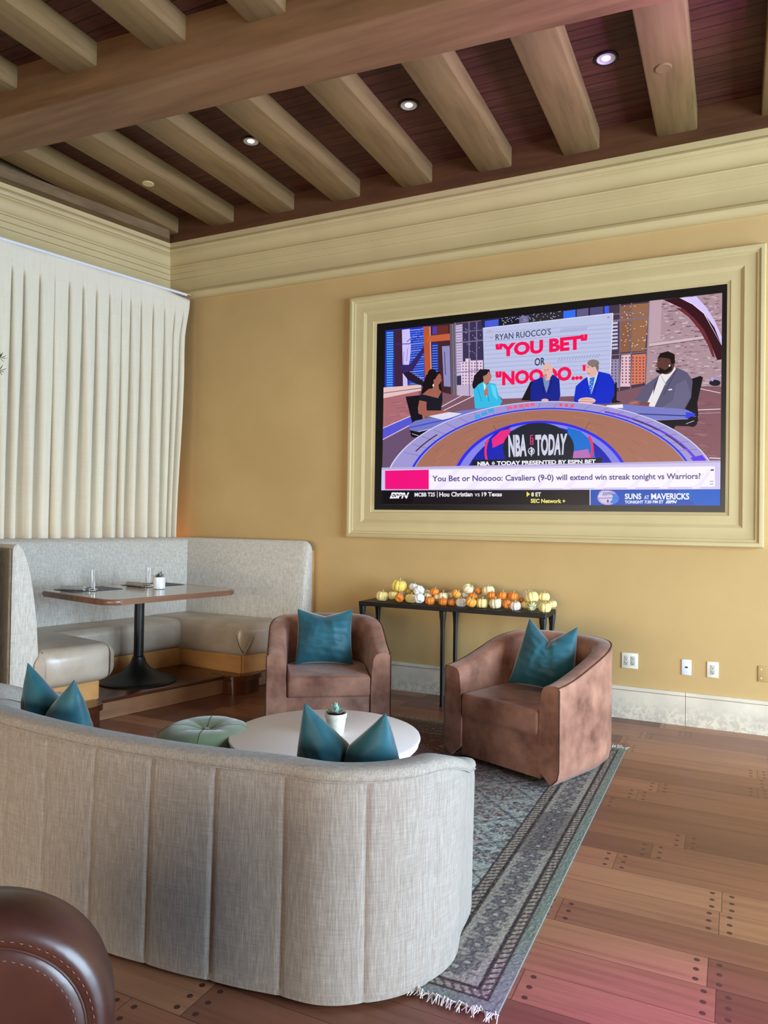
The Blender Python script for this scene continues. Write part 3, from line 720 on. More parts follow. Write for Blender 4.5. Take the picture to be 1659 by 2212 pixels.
P.line(592, 756, 610, 790, 2, (110, 70, 66)); P.line(966, 744, 946, 776, 2, (110, 70, 66))
CXB = 778
P.ell(CXB, 1012, 352, 272, (46, 44, 232), 10, 170, 50); P.ell(CXB, 1014, 340, 264, (132, 130, 226), 10, 170, 50); P.ell(CXB, 1016, 306, 256, (22, 34, 170), 12, 168, 50)
P.add([(880, 765), (930, 780), (975, 820), (990, 892), (890, 892)], (20, 110, 206)); P.add([(896, 860), (960, 850), (970, 884), (890, 886)], (180, 110, 180))
P.add([(560, 826), (600, 786), (660, 760), (640, 800), (630, 860), (566, 892)], (22, 36, 180)); P.add([(586, 812), (620, 780), (662, 770), (644, 820), (590, 846)], (232, 40, 130)); P.arc(640, 860, 82, 100, 150, 200, 8, (252, 50, 90), 8); P.arc(900, 850, 82, 90, -24, 36, 9, (252, 40, 90), 8)
P.ell(768, 846, 138, 98, (26, 32, 46), 0, 360, 40); P.add([(632, 840), (906, 840), (900, 892), (640, 892)], (26, 32, 46))
P.text('NBA', [(650, 795), (722, 793), (722, 878), (652, 881)], (206, 206, 228), .045)
P.text('TODAY', [(755, 794), (880, 789), (874, 873), (757, 877)], (206, 206, 228), .045)
P.line(737, 796, 737, 832, 3, (240, 60, 130)); P.line(737, 797, 747, 797, 3, (240, 60, 130)); P.line(737, 808, 747, 808, 3, (240, 60, 130)); P.line(746, 808, 746, 832, 3, (240, 60, 130)); P.line(737, 831, 747, 831, 3, (240, 60, 130)); P.line(737, 820, 747, 820, 3, (240, 60, 130))
P.ell(740, 858, 13, 14, (214, 214, 230)); P.ell(740, 858, 10, 11, (40, 44, 60)); P.line(740, 842, 740, 878, 3.5, (214, 214, 230)); P.ell(742, 858, 4.5, 9, (214, 214, 230)); P.line(732, 862, 748, 852, 2, (214, 214, 230))
P.add([(510, 892), (1016, 884), (1012, 908), (508, 917)], (24, 30, 46))
P.text('NBA', [(531, 899), (578, 898), (578, 914), (531, 915)], (244, 244, 250), .04)
P.add([(592, 896), (599, 905), (593, 915), (586, 906)], (220, 220, 235)); P.line(592, 896, 593, 915, 1.6, (60, 60, 80))
P.text('TODAY PRESENTED BY ESPN BET', [(606, 897), (990, 890), (990, 906), (606, 913)], (244, 244, 250), .035)
# lower banner
P.add([(158, 928), (1478, 900), (1478, 1012), (156, 1012)], (206, 196, 236)); P.line(158, 926, 1474, 898, 8, (184, 172, 214))
P.add([(172, 934), (342, 930), (342, 1006), (172, 1006)], (238, 8, 124))
P.add([(342, 930), (1452, 917), (1453, 996), (342, 1006)], (244, 238, 252))
for k in range(9): P.add([(360+k*125, 1004), (440+k*125, 932), (466+k*120, 930), (392+k*125, 1004)], (236, 228, 250))
P.text('You Bet or Nooooo: Cavaliers (9-0) will extend win streak tonight vs Warriors?', [(355, 953), (1397, 943), (1397, 973), (355, 983)], (92, 74, 134), .022)
P.line(1436, 932, 1448, 931, 6, (70, 60, 90)); P.line(1432, 976, 1447, 975, 2.4, (120, 110, 150)); P.line(1432, 986, 1447, 985, 2.4, (120, 110, 150))
P.add([(150, 1010), (968, 1008), (968, 1090), (150, 1090)], (20, 14, 24)); P.add([(166, 1012), (280, 1011), (280, 1064), (166, 1064)], (10, 6, 14))
P.add([(970, 1008), (1490, 1006), (1490, 1090), (970, 1090)], (30, 78, 178)); P.add([(1300, 1008), (1480, 1008), (1480, 1072), (1380, 1072)], (20, 92, 196)); P.line(968, 1008, 968, 1068, 3, (226, 226, 240))
P.text('ESPN', [(194, 1018), (266, 1018), (262, 1042), (190, 1042)], (244, 240, 252), .05, .2); P.line(192, 1029, 266, 1028, 2, (20, 14, 24))
P.text('MCBB T25', [(287, 1019), (366, 1018), (366, 1034), (287, 1035)], (236, 230, 244), .03)
P.line(375, 1015, 375, 1038, 2.2, (230, 226, 240))
P.text('Hou Christian', [(383, 1017), (512, 1016), (512, 1034), (383, 1035)], (238, 234, 246), .03)
P.text('vs', [(520, 1022), (540, 1022), (540, 1034), (520, 1034)], (214, 208, 226), .01); P.text('19 Texas', [(548, 1017), (626, 1017), (626, 1034), (548, 1034)], (238, 234, 246), .03)
P.add([(722, 1015), (735, 1025), (722, 1036)], (240, 226, 60)); P.text('8 ET', [(740, 1018), (778, 1018), (778, 1034), (740, 1034)], (244, 240, 220), .03)
P.text('SEC Network +', [(738, 1043), (872, 1044), (872, 1060), (738, 1059)], (244, 234, 120), .03)
P.ell(1039, 1038, 46, 30, (60, 70, 190)); P.ell(1037, 1038, 40, 29, (190, 170, 214)); P.ell(1022, 1030, 22, 20, (226, 206, 236)); P.ell(1060, 1042, 20, 20, (60, 130, 226)); P.ell(1030, 1036, 26, 24, (206, 196, 226)); P.line(1000, 1041, 1078, 1039, 2, (80, 80, 130)); P.text('ESPN', [(1018, 1018), (1056, 1017), (1054, 1029), (1016, 1030)], (110, 110, 170), .03, .2)
P.add([(1037, 1044), (1042, 1052), (1037, 1060), (1032, 1052)], (90, 90, 160)); P.arc(1037, 1038, 40, 29, 20, 160, 2, (90, 90, 150))
P.text('SUNS', [(1103, 1023), (1167, 1022), (1167, 1045), (1103, 1045)], (236, 240, 252), .03); P.text('AT', [(1178, 1030), (1197, 1030), (1197, 1045), (1178, 1045)], (220, 228, 246), .02); P.text('MAVERICKS', [(1205, 1022), (1353, 1021), (1353, 1046), (1205, 1046)], (236, 240, 252), .03)
P.text('TONIGHT 7:30 PM ET', [(1103, 1050), (1253, 1049), (1253, 1061), (1103, 1062)], (236, 240, 252), .03); P.text('ESPN', [(1264, 1049), (1306, 1049), (1303, 1061), (1261, 1061)], (236, 240, 252), .05, .2)
P.add([(150, 1062), (968, 1067), (968, 1090), (150, 1090)], (6, 5, 8)); 
P.build(tv, tvo)

# ------------------------------------------------------------ wall plates
def wall_plate(x0, x1, z0, z1, mat, label, kind):
    t = empty('wall_plate', ((x0+x1)/2, YW, (z0+z1)/2), 0, label, 'outlet' if kind != 'blank' else 'cover plate')
    w, h = (x1-x0)/2, (z1-z0)/2
    bm = bmesh.new(); box(bm, -w, w, -.007, -.0005, -h, h, .003, 2); obj('plate', bm, mat, t)
    def recept(cx):
        bm = bmesh.new(); box(bm, cx-.0165, cx+.0165, -.0092, -.006, -.034, .034, .002, 2); s = obj('socket', bm, M['socket'], t)
        bm = bmesh.new()
        for cz in (.017, -.017):
            box(bm, cx-.008, cx-.0055, -.0096, -.009, cz-.001, cz+.008); box(bm, cx+.0055, cx+.008, -.0096, -.009, cz, cz+.007)
            box(bm, cx-.003, cx+.003, -.0096, -.009, cz-.011, cz-.005)
        obj('slot', bm, M['slot'], s)
    if kind == 'double':
        recept(-.023); recept(.023)
    elif kind == 'single': recept(0)
    elif kind == 'port':
        bm = bmesh.new(); box(bm, -.010, .010, -.0078, -.0065, -.005, .005, .001, 1); obj('port', bm, M['slot'], t)
    else:
        for cz in (.03, -.03):
            bm = bmesh.new(); box(bm, -.004+(-w+.02), .004+(-w+.02), -.0078, -.0065, cz-.004, cz+.004, .001, 1); obj('screw', bm, M['plate'], t)
wall_plate(-.738, -.623, .366, .480, M['plate'], 'double-width ivory outlet plate low on the wall beside the right armchair', 'double')
wall_plate(-.327, -.262, .358, .468, M['plate_white'], 'white wall plate with one small black port, between the two outlets', 'port')
wall_plate(-.161, -.086, .357, .468, M['plate'], 'narrow ivory outlet plate with one socket, right of the white port plate', 'single')
wall_plate(.160, .29, .362, .470, M['wall'], 'blank wall-coloured cover plate at the right edge of the picture', 'blank')

# ------------------------------------------------------------ curtain on its track
def curtain():
    t0, t1 = -7.5, -.012
    S0 = .345
    zt, zb = 3.575, .85
    folds = []
    # folds read along the header, further ones repeated evenly
    for px in (24, 51, 85, 117, 149, 179, 208, 236, 262, 282, 305, 331, 356, 380, 399):
        d = wpos(px, 700); o = Vector((0, 0, CAMZ)); P0 = WL(S0, 0)
        k = (P0-o).dot(NN)/d.dot(NN); q = o+d*k; folds.append((q-C0).dot(D))
    step = (folds[5]-folds[0])/5
    f = folds[0]
    while f > t0: f -= step; folds.append(f)
    folds.sort()
    ts = set()
    n = 900
    tl = [t0+(t1-t0)*i/n for i in range(n+1)]
    for q in folds:
        for e in (-.012, -.006, -.003, 0, .003, .006, .012): tl.append(q+e)
    tl = sorted(set(round(v, 4) for v in tl if t0 <= v <= t1))
    zs = [zt, zt-.03, zt-.1, zt-.16, zt-.19, zt-.23, zt-.3, zt-.4, zt-.55, zt-.75]+[zt-.75-(zt-.75-zb)*i/12 for i in range(1, 13)]
    import bisect
    rr = random.Random(3); ph = [rr.uniform(0, 6.28) for _ in folds]; wd = [rr.choice([.3, .5, 1, 1, 1.2]) for _ in folds]; am = [rr.uniform(.6, 1.3) for _ in folds]
    V = []; F = []
    for zi, z in enumerate(zs):
        dn = zt-z
        for t in tl:
            k = bisect.bisect(folds, t)
            lo = folds[k-1] if k > 0 else folds[0]-step; hi = folds[k] if k < len(folds) else t1+.03
            u = (t-lo)/max(hi-lo, 1e-4); i = min(max(k-1, 0), len(folds)-1); j = min(k, len(folds)-1)
            g = 0
            open_ = sstep(.16, .9, dn); wide = .0085+.030*sstep(.25, 2.3, dn)
            dl = t-lo; dr = hi-t
            g = -.10*sstep(.14, .3, dn)*max(math.exp(-(dl/(wide*wd[i]))**2), math.exp(-(dr/(wide*.45*wd[j]))**2))
            g += .018*open_*math.sin(PI*u)*am[i] + .012*sstep(.8, 2.4, dn)*math.sin(2*PI*u+ph[i])
            g += .003*math.sin(t*23+z*3)*(1-open_)
            V.append(WL(S0+g, t, z+.004*math.sin(t*9)))
    W = len(tl)
    for a in range(len(zs)-1):
        for b in range(W-1): F.append((a*W+b, a*W+b+1, (a+1)*W+b+1, (a+1)*W+b))
    o0 = WL(S0, -1.2, zb)
    # right end is pulled in below the header
    V2 = []
    for i, v in enumerate(V):
        dn = zt-v.z; t = (v-C0).dot(D)
        w = sstep(-.35, -.012, t)
        V2.append(v - D*(w*.06*sstep(.02, .5, dn)+w*.05*sstep(.5,2.4,dn)) - Vector((0, 0, w*.03*(1-sstep(.0, .2, dn)))))
    root = empty('curtain', o0, 0, 'long white pleated linen curtain hanging over the left wall behind the booth', 'curtain')
    c = pyobj('drape', [v-o0 for v in V2], F, M['curtain'], root, smooth=60)
    s = c.modifiers.new('thick', 'SOLIDIFY'); s.thickness = .002
    bm = bmesh.new()
    rings = []
    for t in (t0, t1-.05):
        rings.append([tuple(WL(a, t, b)-o0) for a, b in ((S0-.02, zt+.012), (S0+.012, zt+.012), (S0+.012, zt-.006), (S0-.02, zt-.006))])
    loft(bm, rings); obj('track', bm, M['plate_white'], root)
    bm = bmesh.new()
    rings = []
    for t in (t0, t1+.0):
        rings.append([tuple(WL(a, t, b)-o0) for a, b in ((.0, zt+.02), (S0+.005, zt+.02), (S0+.005, zt+.010), (.0, zt+.010))])
    loft(bm, rings); obj('mounting_board', bm, M['trim'], root)
curtain()

# ------------------------------------------------------------ banquette booth (local x = away from left wall, local y = along it)
def back_section(z_lo, z_hi, th, lean=.10):
    """profile (outward offset, z): 0 = seat-side face at the bottom, grows towards the back"""
    H = z_hi-z_lo
    pts = [(0, z_lo), (0, z_lo+.25*H), (.012, z_lo+.45*H), (.035, z_lo+.65*H), (.06, z_lo+.8*H), (.085, z_lo+.90*H), (.105, z_lo+.955*H), (.125, z_lo+.988*H), (.145, z_hi),
           (th-.02, z_hi), (th-.006, z_hi-.008), (th, z_hi-.03), (th, z_lo)]
    return pts
def miter_path(path, prof):
    """path points with outward side = left of travel"""
    P = [Vector((p[0], p[1])) for p in path]; rings = []
    def nrm(i): d = (P[i+1]-P[i]).normalized(); return Vector((-d.y, d.x))
    for j in range(len(P)):
        if j == 0: off = nrm(0)
        elif j == len(P)-1: off = nrm(len(P)-2)
        else:
            n1, n2 = nrm(j-1), nrm(j); off = n1+n2; off = off/off.dot(n1)
        rings.append([(P[j].x+off.x*q, P[j].y+off.y*q, z) for q, z in prof])
    return rings
def round_end(rings, d, r=.09, n=5):
    """extra rings that round off a swept end towards direction d (shrinks the profile top)"""
    out = []
    base = rings[-1]
    zmax = max(p[2] for p in base); cx = sum(p[0] for p in base)/len(base); cy = sum(p[1] for p in base)/len(base)
    for k in range(1, n+1):
        a = PI/2*k/n; e = r*math.sin(a); dz = r*(1-math.cos(a)); sh = 1-.16*(1-math.cos(a))
        out.append([(cx+(x-cx)*sh+d[0]*e, cy+(y-cy)*sh+d[1]*e, z if z < zmax-.5 else z-dz*max(0, 1-(zmax-z)/.5)) for x, y, z in base])
    return rings+out
ZP = .15
booth = empty('banquette', C0, -LA, 'U-shaped grey upholstered booth with taupe leather seats in the corner under the curtain', 'booth', None)
# right arm runs parallel to the screen wall (12.6 degrees), left arm square to the left wall
fa = (.55, -2.075); fb = (.55, -.150); fc = (1.70, .115)
sec = back_section(.33, 1.238, .17)
path = [(1.60, -2.075), fa, fb, fc]
# travel from left-arm end to corner... outward must be on the left of travel: reverse order
path = path[::-1]
path = [fc, fb, fa, (1.60, -2.075)]
def outward(path, prof):
    P = [Vector(p) for p in path]; rings = []
    def nrm(i): d = (P[i+1]-P[i]).normalized(); return Vector((d.y, -d.x))
    for j in range(len(P)):
        if j == 0: off = nrm(0)
        elif j == len(P)-1: off = nrm(len(P)-2)
        else: n1, n2 = nrm(j-1), nrm(j); off = n1+n2; off = off/off.dot(n1)
        rings.append([(P[j].x+off.x*q, P[j].y+off.y*q, z) for q, z in prof])
    return rings
rg = outward(path, sec)
# choose the side that faces away from the seats
if (Vector(rg[1][8][:2])-Vector(fb)).x > 0: rg = outward(path, [(-q, z) for q, z in sec])
dlast = Vector(fc)-Vector(fb); dlast.normalize()
rr_ = round_end(rg[::-1], (dlast.x, dlast.y), .085, 6)[::-1]
bm = bmesh.new(); loft(bm, rr_)
obj('backrest', bm, M['booth_fabric'], booth, smooth=50)
# dark rear cloth panel on the near side of the left arm
bm = bmesh.new(); box(bm, .56, 1.592, -2.262, -2.246, .30, 1.215, .004, 1); obj('rear_panel', bm, M['booth_back'], booth)
# piping at the end of the left arm
bm = bmesh.new(); tube(bm, [(1.602, -2.244, .33), (1.602, -2.244, 1.19), (1.60, -2.235, 1.225), (1.60, -2.21, 1.238)], .0045, 6); obj('piping', bm, M['booth_fabric'], booth)
def cushion(poly, z0, z1, bev, name='seat'):
    bm = bmesh.new(); prism(bm, poly, z0, z1, bev, 6); return obj(name, bm, M['taupe_leather'], booth, smooth=60)
cushion([(.50, -.60), (.50, -.10), (1.68, .14), (1.74, .10), (1.655, -.435), (.93, -.50)], .295, .553, .065)
cushion([(.52, -1.66), (.52, -.42), (.945, -.42), (.945, -1.66)], .295, .548, .055)
cushion([(.50, -2.12), (.50, -1.55), (1.60, -1.535), (1.66, -1.60), (1.66, -2.03), (1.60, -2.12)], .295, .556, .085)
# two pinch pleats on the corner of the right seat
for q in ((1.645, -.452, 1.668, -.375),):
    for (ax, ay), (bx_, by) in (((1.60, -.447), (1.664, -.425)), ((1.683, -.33), (1.668, -.415))):
        bm = bmesh.new()
        pts = [(ax, ay, .475), (ax*.85+bx_*.15, ay*.85+by*.15, .44), (ax*.55+bx_*.45, ay*.55+by*.45, .385), (bx_, by, .315)]
        tube(bm, pts, [.002, .006, .006, .003], 8); obj('pleat', bm, M['taupe_leather'], booth)
# maple kick bases
def kick(pts):
    bm = bmesh.new()
    for a, b in zip(pts, pts[1:]):
        a = Vector((*a, 0)); b = Vector((*b, 0)); d = (b-a).normalized(); n = Vector((-d.y, d.x, 0))*.015
        prs = [(a.x, a.y), (b.x, b.y), (b.x+n.x, b.y+n.y), (a.x+n.x, a.y+n.y)]
        prism(bm, prs, ZP, .30, .001, 1)
    obj('kick_base', bm, M['maple'], booth)
kick([(1.63, .10), (1.606, -.376), (.911, -.454), (.911, -1.60), (1.50, -1.60), (1.50, -2.22), (.6, -2.22)])
# honey maple end panel behind the right arm
bm = bmesh.new(); 
q0 = [(-3.56, 5.50), (-3.40, 5.50), (-3.385, 5.515), (-3.385, 5.648), (-3.56, 5.648)]
ql = [((Vector((a, b, 0))-C0).dot(NN), (Vector((a, b, 0))-C0).dot(D)) for a, b in q0]
prism(bm, ql, .0, 1.150, .004, 1); obj('end_panel', bm, M['maple'], booth)

# raised platform with nosing and rounded plinth blocks
plat = empty('booth_platform', C0, -LA, 'dark stained wooden step platform that the booth and its table stand on', 'platform')
bm = bmesh.new(); prism(bm, [(.05, -3.9), (1.535, -3.9), (1.535, -.02), (1.535, .25), (.05, -.03)], 0.002, .124, 0); obj('riser', bm, M['riser'], plat)
bm = bmesh.new(); prism(bm, [(.05, -3.92), (1.565, -3.92), (1.565, .26), (.05, -.03)], .124, ZP, .006, 2); obj('tread', bm, M['walnut'], plat)
for cy in (-.36, -1.80, -2.75):
    pl = []
    for k in range(25):
        a = -PI/2+PI*k/24; pl.append((1.60+.10*math.cos(a), cy+.155*math.sin(a)))
    pl += [(1.40, cy+.155), (1.40, cy-.155)]
    bm = bmesh.new(); prism(bm, pl, .001, .112, .002, 1); b_ = obj('plinth_block', bm, M['walnut'], plat)
    pl2 = [(x+(.016 if x > 1.5 else 0), cy+(y-cy)*1.09) for x, y in pl]
    bm = bmesh.new(); prism(bm, pl2, .112, ZP+.004, .010, 3); obj('plinth_cap', bm, M['walnut'], b_)

# neighbouring booth, cut by the left edge
nb = empty('banquette', WL(0, -2.55), -LA, 'neighbouring pale upholstered booth end cut by the left edge of the picture', 'booth')
sec2 = back_section(.33, 1.215, .17)
rgs = []
for s in (.5, 1.62): rgs.append([(s, .11-.17+q-.02, z) for q, z in sec2])
bm = bmesh.new(); loft(bm, round_end(rgs, (1, 0), .03, 4)); obj('backrest', bm, M['booth_fabric'], nb, smooth=50)
bm = bmesh.new(); prism(bm, [(.5, -.62), (.5, -.06), (1.66, -.06), (1.66, -.56)], .295, .553, .065, 5); obj('seat', bm, M['taupe_leather'], nb, smooth=60)
bm = bmesh.new(); box(bm, .5, 1.50, -.5, -.02, ZP+.001, .30, .002, 1); obj('kick_base', bm, M['maple'], nb)

# ------------------------------------------------------------ booth table
tb = empty('pedestal_table', WL(1.22, -1.09, ZP+.002), -LA, 'stone-topped booth table with rounded wooden edge on a black trumpet pedestal', 'table')
def rrect(x0, x1, y0, y1, r, n=8):
    out = []
    for cx, cy, a in ((x1-r, y1-r, 0), (x0+r, y1-r, 90), (x0+r, y0+r, 180), (x1-r, y0+r, 270)):
        for k in range(n+1):
            t = rad(a+90*k/n); out.append((cx+r*math.cos(t), cy+r*math.sin(t)))
    return out
TX0, TX1, TY0, TY1 = -.36, .60, -.63, .49
ztop = .87-ZP-.002
bm = bmesh.new(); prism(bm, rrect(TX0, TX1, TY0, TY1, .10), ztop-.040, ztop-.001, .016, 4); obj('table_edge', bm, M['table_edge'], tb, smooth=50)
bm = bmesh.new(); prism(bm, rrect(TX0+.018, TX1-.018, TY0+.018, TY1-.018, .085), ztop-.006, ztop, .001, 1); obj('tabletop', bm, M['table_top'], tb)
bm = bmesh.new(); lathe(bm, [(.29, 0), (.292, .006), (.288, .012), (.25, .022), (.19, .042), (.13, .072), (.085, .108), (.062, .14), (.052, .165), (.0455, .18), (.0455, .188), (.038, .195)], 56); obj('pedestal_base', bm, M['black_metal'], tb, smooth=45)
bm = bmesh.new(); lathe(bm, [(.037, .19), (.037, ztop-.05), (.10, ztop-.046), (.10, ztop-.041)], 32); obj('column', bm, M['black_metal'], tb)

def on_table(s, t): p = WL(s, t, .8715); return p
def placemat(s, t, label):
    bm = bmesh.new(); box(bm, -.15, .15, -.20, .20, 0, .0015); tagit(obj('placemat', bm, M['placemat'], None, on_table(s, t), (0, 0, -LA)), label, 'placemat', 'striped placemats on the booth table')
placemat(1.055, -1.42, 'dark striped placemat on the booth table, under the left napkin roll')
placemat(1.055, -.86, 'dark striped placemat on the booth table, behind the potted succulent')
def napkin(s, t, rz, label):
    z = .8735+.02
    r = empty('napkin_roll', on_table(s, t)+Vector((0, 0, .0185)), rz, label, 'napkin', 'rolled napkins on the booth table')
    bm = bmesh.new(); n = 20; rings = []
    for k in range(9):
        u = -1+2*k/8; rings.append([(u*.095, (.0205+.001*math.sin(9*u))*math.cos(2*PI*i/n)*(1+.05*math.sin(2*PI*i/n*2)), .017*math.sin(2*PI*i/n)) for i in range(n)])
    loft(bm, rings); obj('cloth', bm, M['napkin'], r)
    bm = bmesh.new(); tube(bm, [(.03, .0215*math.cos(a), .0185*math.sin(a)) for a in [2*PI*i/16 for i in range(16)]], .0012, 5, closed=True); obj('band', bm, M['napkin'], r)
    for dy in (-.008, .007):
        bm = bmesh.new(); tube(bm, [(.07, dy, .002), (.105, dy, .003), (.125, dy*1.3, .0)], [.003, .005, .004], 8); obj('cutlery_end', bm, M['silver'], r)
napkin(1.08, -1.56, rad(14), 'rolled beige napkin with cutlery, beside the left water glass')
napkin(1.09, -1.045, rad(-8), 'rolled beige napkin with cutlery, left of the potted succulent')
def tumbler(s, t, label):
    bm = bmesh.new(); lathe(bm, [(.026, 0), (.0285, .003), (.0305, .15), (.0292, .15), (.0268, .018), (.0, .016)], 32, cap1=False)
    tagit(obj('water_glass', bm, M['glass'], None, on_table(s, t)+Vector((0, 0, .002))), label, 'glass', 'tall empty glasses on the booth table')
tumbler(1.20, -1.47, 'tall clear water glass standing right of the left napkin roll')
tumbler(1.20, -.995, 'tall clear water glass standing just behind the succulent pot')

def leaf_bm(bm, base, direc, L, w, curl, n=7, th=.3, tip=1):
    d = Vector(direc).normalized(); side = d.cross(Vector((0, 0, 1)))
    if side.length < 1e-3: side = Vector((1, 0, 0))
    side.normalize(); upv = side.cross(d).normalized()
    rings = []
    for k in range(n+1):
        u = k/n
        c = Vector(base)+d*(L*u)+upv*(curl*L*u*u)
        ww = w*(math.sin(PI*min(.98, .12+.86*u))**.7)*(1 if u < .7 else 1-.75*((u-.7)/.3)**1.5*tip)
        if k == n: ww *= .2
        rings.append([c+side*(ww*math.cos(a))+upv*(ww*th*math.sin(a)) for a in [2*PI*i/8 for i in range(8)]])
    loft(bm, rings)

def succulent_pot(loc, kind, label):
    t = empty('potted_succulent', loc, 0, label, 'plant')
    if kind != 'cylinder': t.scale = (.78, .78, .78)
    if kind == 'cylinder':
        bm = bmesh.new(); lathe(bm, [(.043, 0), (.046, .003), (.046, .09), (.0445, .0915), (.042, .09), (.042, .078), (.0, .078)], 36, cap1=False); obj('pot', bm, M['ceramic'], t)
        bm = bmesh.new(); lathe(bm, [(.0415, .076), (.038, .082), (.0, .083)], 24, cap0=False, cap1=False); obj('soil', bm, M['soil'], t)
        rr = random.Random(5)
        for (cx, cy, h, n, L) in ((0, 0, .085, 9, .05), (.02, -.008, .09, 8, .042), (-.018, .01, .08, 7, .04)):
            bm = bmesh.new()
            for k in range(n):
                a = 2*PI*k/n*1.62+rr.uniform(-.2, .2); e = rr.uniform(.35, 1.25)
                leaf_bm(bm, (cx, cy, h), (math.cos(a)*math.cos(e), math.sin(a)*math.cos(e), math.sin(e)), L*rr.uniform(.8, 1.15), .0095, .12)
            obj('rosette', bm, M['succulent_dark'], t, smooth=60)
        bm = bmesh.new(); leaf_bm(bm, (-.01, 0, .094), (-1, -.2, .1), .065, .005, .0); obj('drooping_stem', bm, M['bark'], t)
    else:
        bm = bmesh.new(); lathe(bm, [(.046, 0), (.048, .003), (.062, .100), (.066, .102), (.067, .124), (.064, .127), (.058, .125), (.056, .108), (0, .108)], 40, cap1=False); obj('pot', bm, M['clay'], t)
        bm = bmesh.new(); lathe(bm, [(.056, .107), (.05, .117), (.0, .119)], 24, cap0=False, cap1=False); obj('soil', bm, M['soil'], t)
        rr = random.Random(11)
        bm = bmesh.new()
        for k in range(9):
            a = 2*PI*k*.382; e = 1.35-k*.09
            leaf_bm(bm, (.0, 0, .125), (math.cos(a)*math.cos(e), math.sin(a)*math.cos(e), math.sin(e)), .066-.002*k, .0125, .1)
        obj('rosette', bm, M['succulent'], t, smooth=60)
        bm = bmesh.new()
        for k in range(11):
            a = 2*PI*k/11+.2; e = .22+rr.uniform(-.12, .15)
            leaf_bm(bm, (.006*math.cos(a), .006*math.sin(a), .124), (math.cos(a)*math.cos(e), math.sin(a)*math.cos(e), math.sin(e)), rr.uniform(.055, .072), .0125, .18)
        obj('outer_leaf_ring', bm, M['succulent_grey'], t, smooth=60)
succulent_pot(on_table(1.37, -1.02)+Vector((0, 0, .0005)), 'cylinder', 'small succulent in a smooth white cylinder pot on the booth table')

# warm uplight strip behind the booth back
strip_rot = -LA
bm = bmesh.new(); box(bm, -.012, .012, -1.3, 1.3, 0, .012)
ls = obj('led_strip', bm, M['led'], None, WL(.17, -1.5, .99), (0, 0, -LA)); tagit(ls, 'thin warm LED strip hidden behind the foot of the curtain', 'light strip')
bm = bmesh.new(); box(bm, -.165, .05, -1.35, 1.35, -.02, 0)
lb = obj('strip_ledge', bm, M['maple'], None, WL(.17, -1.5, .989), (0, 0, -LA)); tagit(lb, 'narrow wooden ledge on the left wall behind the curtain', 'ledge')
al = area('led_strip_glow', WL(.17, -1.4, 1.012), WL(.17, -1.4, 3.0), .03, 2.9, 3.0, (1.0, .5, .18)); al.rotation_euler = (PI, 0, -LA)

# ------------------------------------------------------------ tub armchairs
def tub_chair(loc, rz, label):
    t = empty('tub_armchair', loc, rz, label, 'armchair', 'brown suede tub armchairs')
    A, B = .405, .40
    pts = []                      # outer plan, from front left round the back to front right
    yb = .02
    for k in range(7): pts.append((-A, -.385+(.385+yb)*k/6))
    for k in range(1, 24):
        a = PI-PI*k/24; ca, sa = math.cos(a), math.sin(a)
        pts.append((A*math.copysign(abs(ca)**.86, ca), yb+B*abs(sa)**.9))
    for k in range(7): pts.append((A, yb-(.385+yb)*k/6))
    n = len(pts)
    def nr(i):
        a = Vector(pts[max(i-1, 0)]); b = Vector(pts[min(i+1, n-1)]); d = (b-a).normalized(); return Vector((d.y, -d.x))   # inward
    def hh(y): return .545+.165*sstep(-.42, .34, y)
    rings = []; pip = []; low = []
    for i, p in enumerate(pts):
        q = Vector(p); m = nr(i); h = hh(p[1])
        th = .125
        prof = [(.05, .012), (.012, .05), (.0, .10), (.0, h-.05), (.002, h-.014), (.012, h-.003), (.03, h+.001), (.075, h-.004), (.10, h-.014), (.115, h-.04), (th, h-.12), (th+.006, .30), (th+.006, .08)]
        rings.append([(q.x+m.x*a, q.y+m.y*a, z) for a, z in prof])
        pip.append((q.x+m.x*.004, q.y+m.y*.004, h-.006))
    bm = bmesh.new(); loft(bm, rings); obj('shell', bm, M['suede'], t, smooth=40)
    f = -.3865
    for sg in (-1, 1):
        pp = [(sg*(A-.045), f, .02), (sg*(A-.012), f, .055), (sg*(A-.001), f, .10), (sg*(A-.001), f, .30), (sg*(A-.002), f, hh(-.385)-.02), (sg*(A-.015), f, hh(-.385)-.002)]
        bm = bmesh.new(); tube(bm, pp, .0035, 6); obj('piping', bm, M['suede_dark'], t)
    bm = bmesh.new(); tube(bm, pip, .0032, 6); obj('piping', bm, M['suede_dark'], t)
    bm = bmesh.new(); box(bm, -.279, .279, -.372, -.345, .03, .262, .006, 2); obj('front_panel', bm, M['suede'], t)
    w = .272; pl = [(-w, -.392), (w, -.392)]
    for k in range(13):
        a = PI*k/12; pl.append((w*math.cos(a), .03+.24*math.sin(a)))
    bm = bmesh.new(); prism(bm, pl, .256, .396, .022, 4)
    for v in bm.verts:
        if v.co.z > .37: v.co.z += .012*(1-(v.co.x/w)**2)*max(0, 1-((v.co.y+.08)/.33)**2)
    obj('seat_cushion', bm, M['suede'], t, smooth=50)
    bm = bmesh.new(); lathe(bm, [(.25, .0), (.25, .035)], 40); obj('swivel_base', bm, M['black_plastic'], t)
    return t
RUGZ = .0100
zl = rad(32.7); zr = rad(-21.0)
cL = Vector((-2.36, 4.145, RUGZ+.0022))+Vector((-math.sin(zl), math.cos(zl), 0))*.385
cR = Vector((-1.195, 4.035, RUGZ+.0022))+Vector((-math.sin(zr), math.cos(zr), 0))*.385
tub_chair(cL, zl, 'brown suede tub armchair behind the round table, between the booth and the console table')
tub_chair(cR, zr, 'brown suede tub armchair on the right of the rug, its pale side showing')

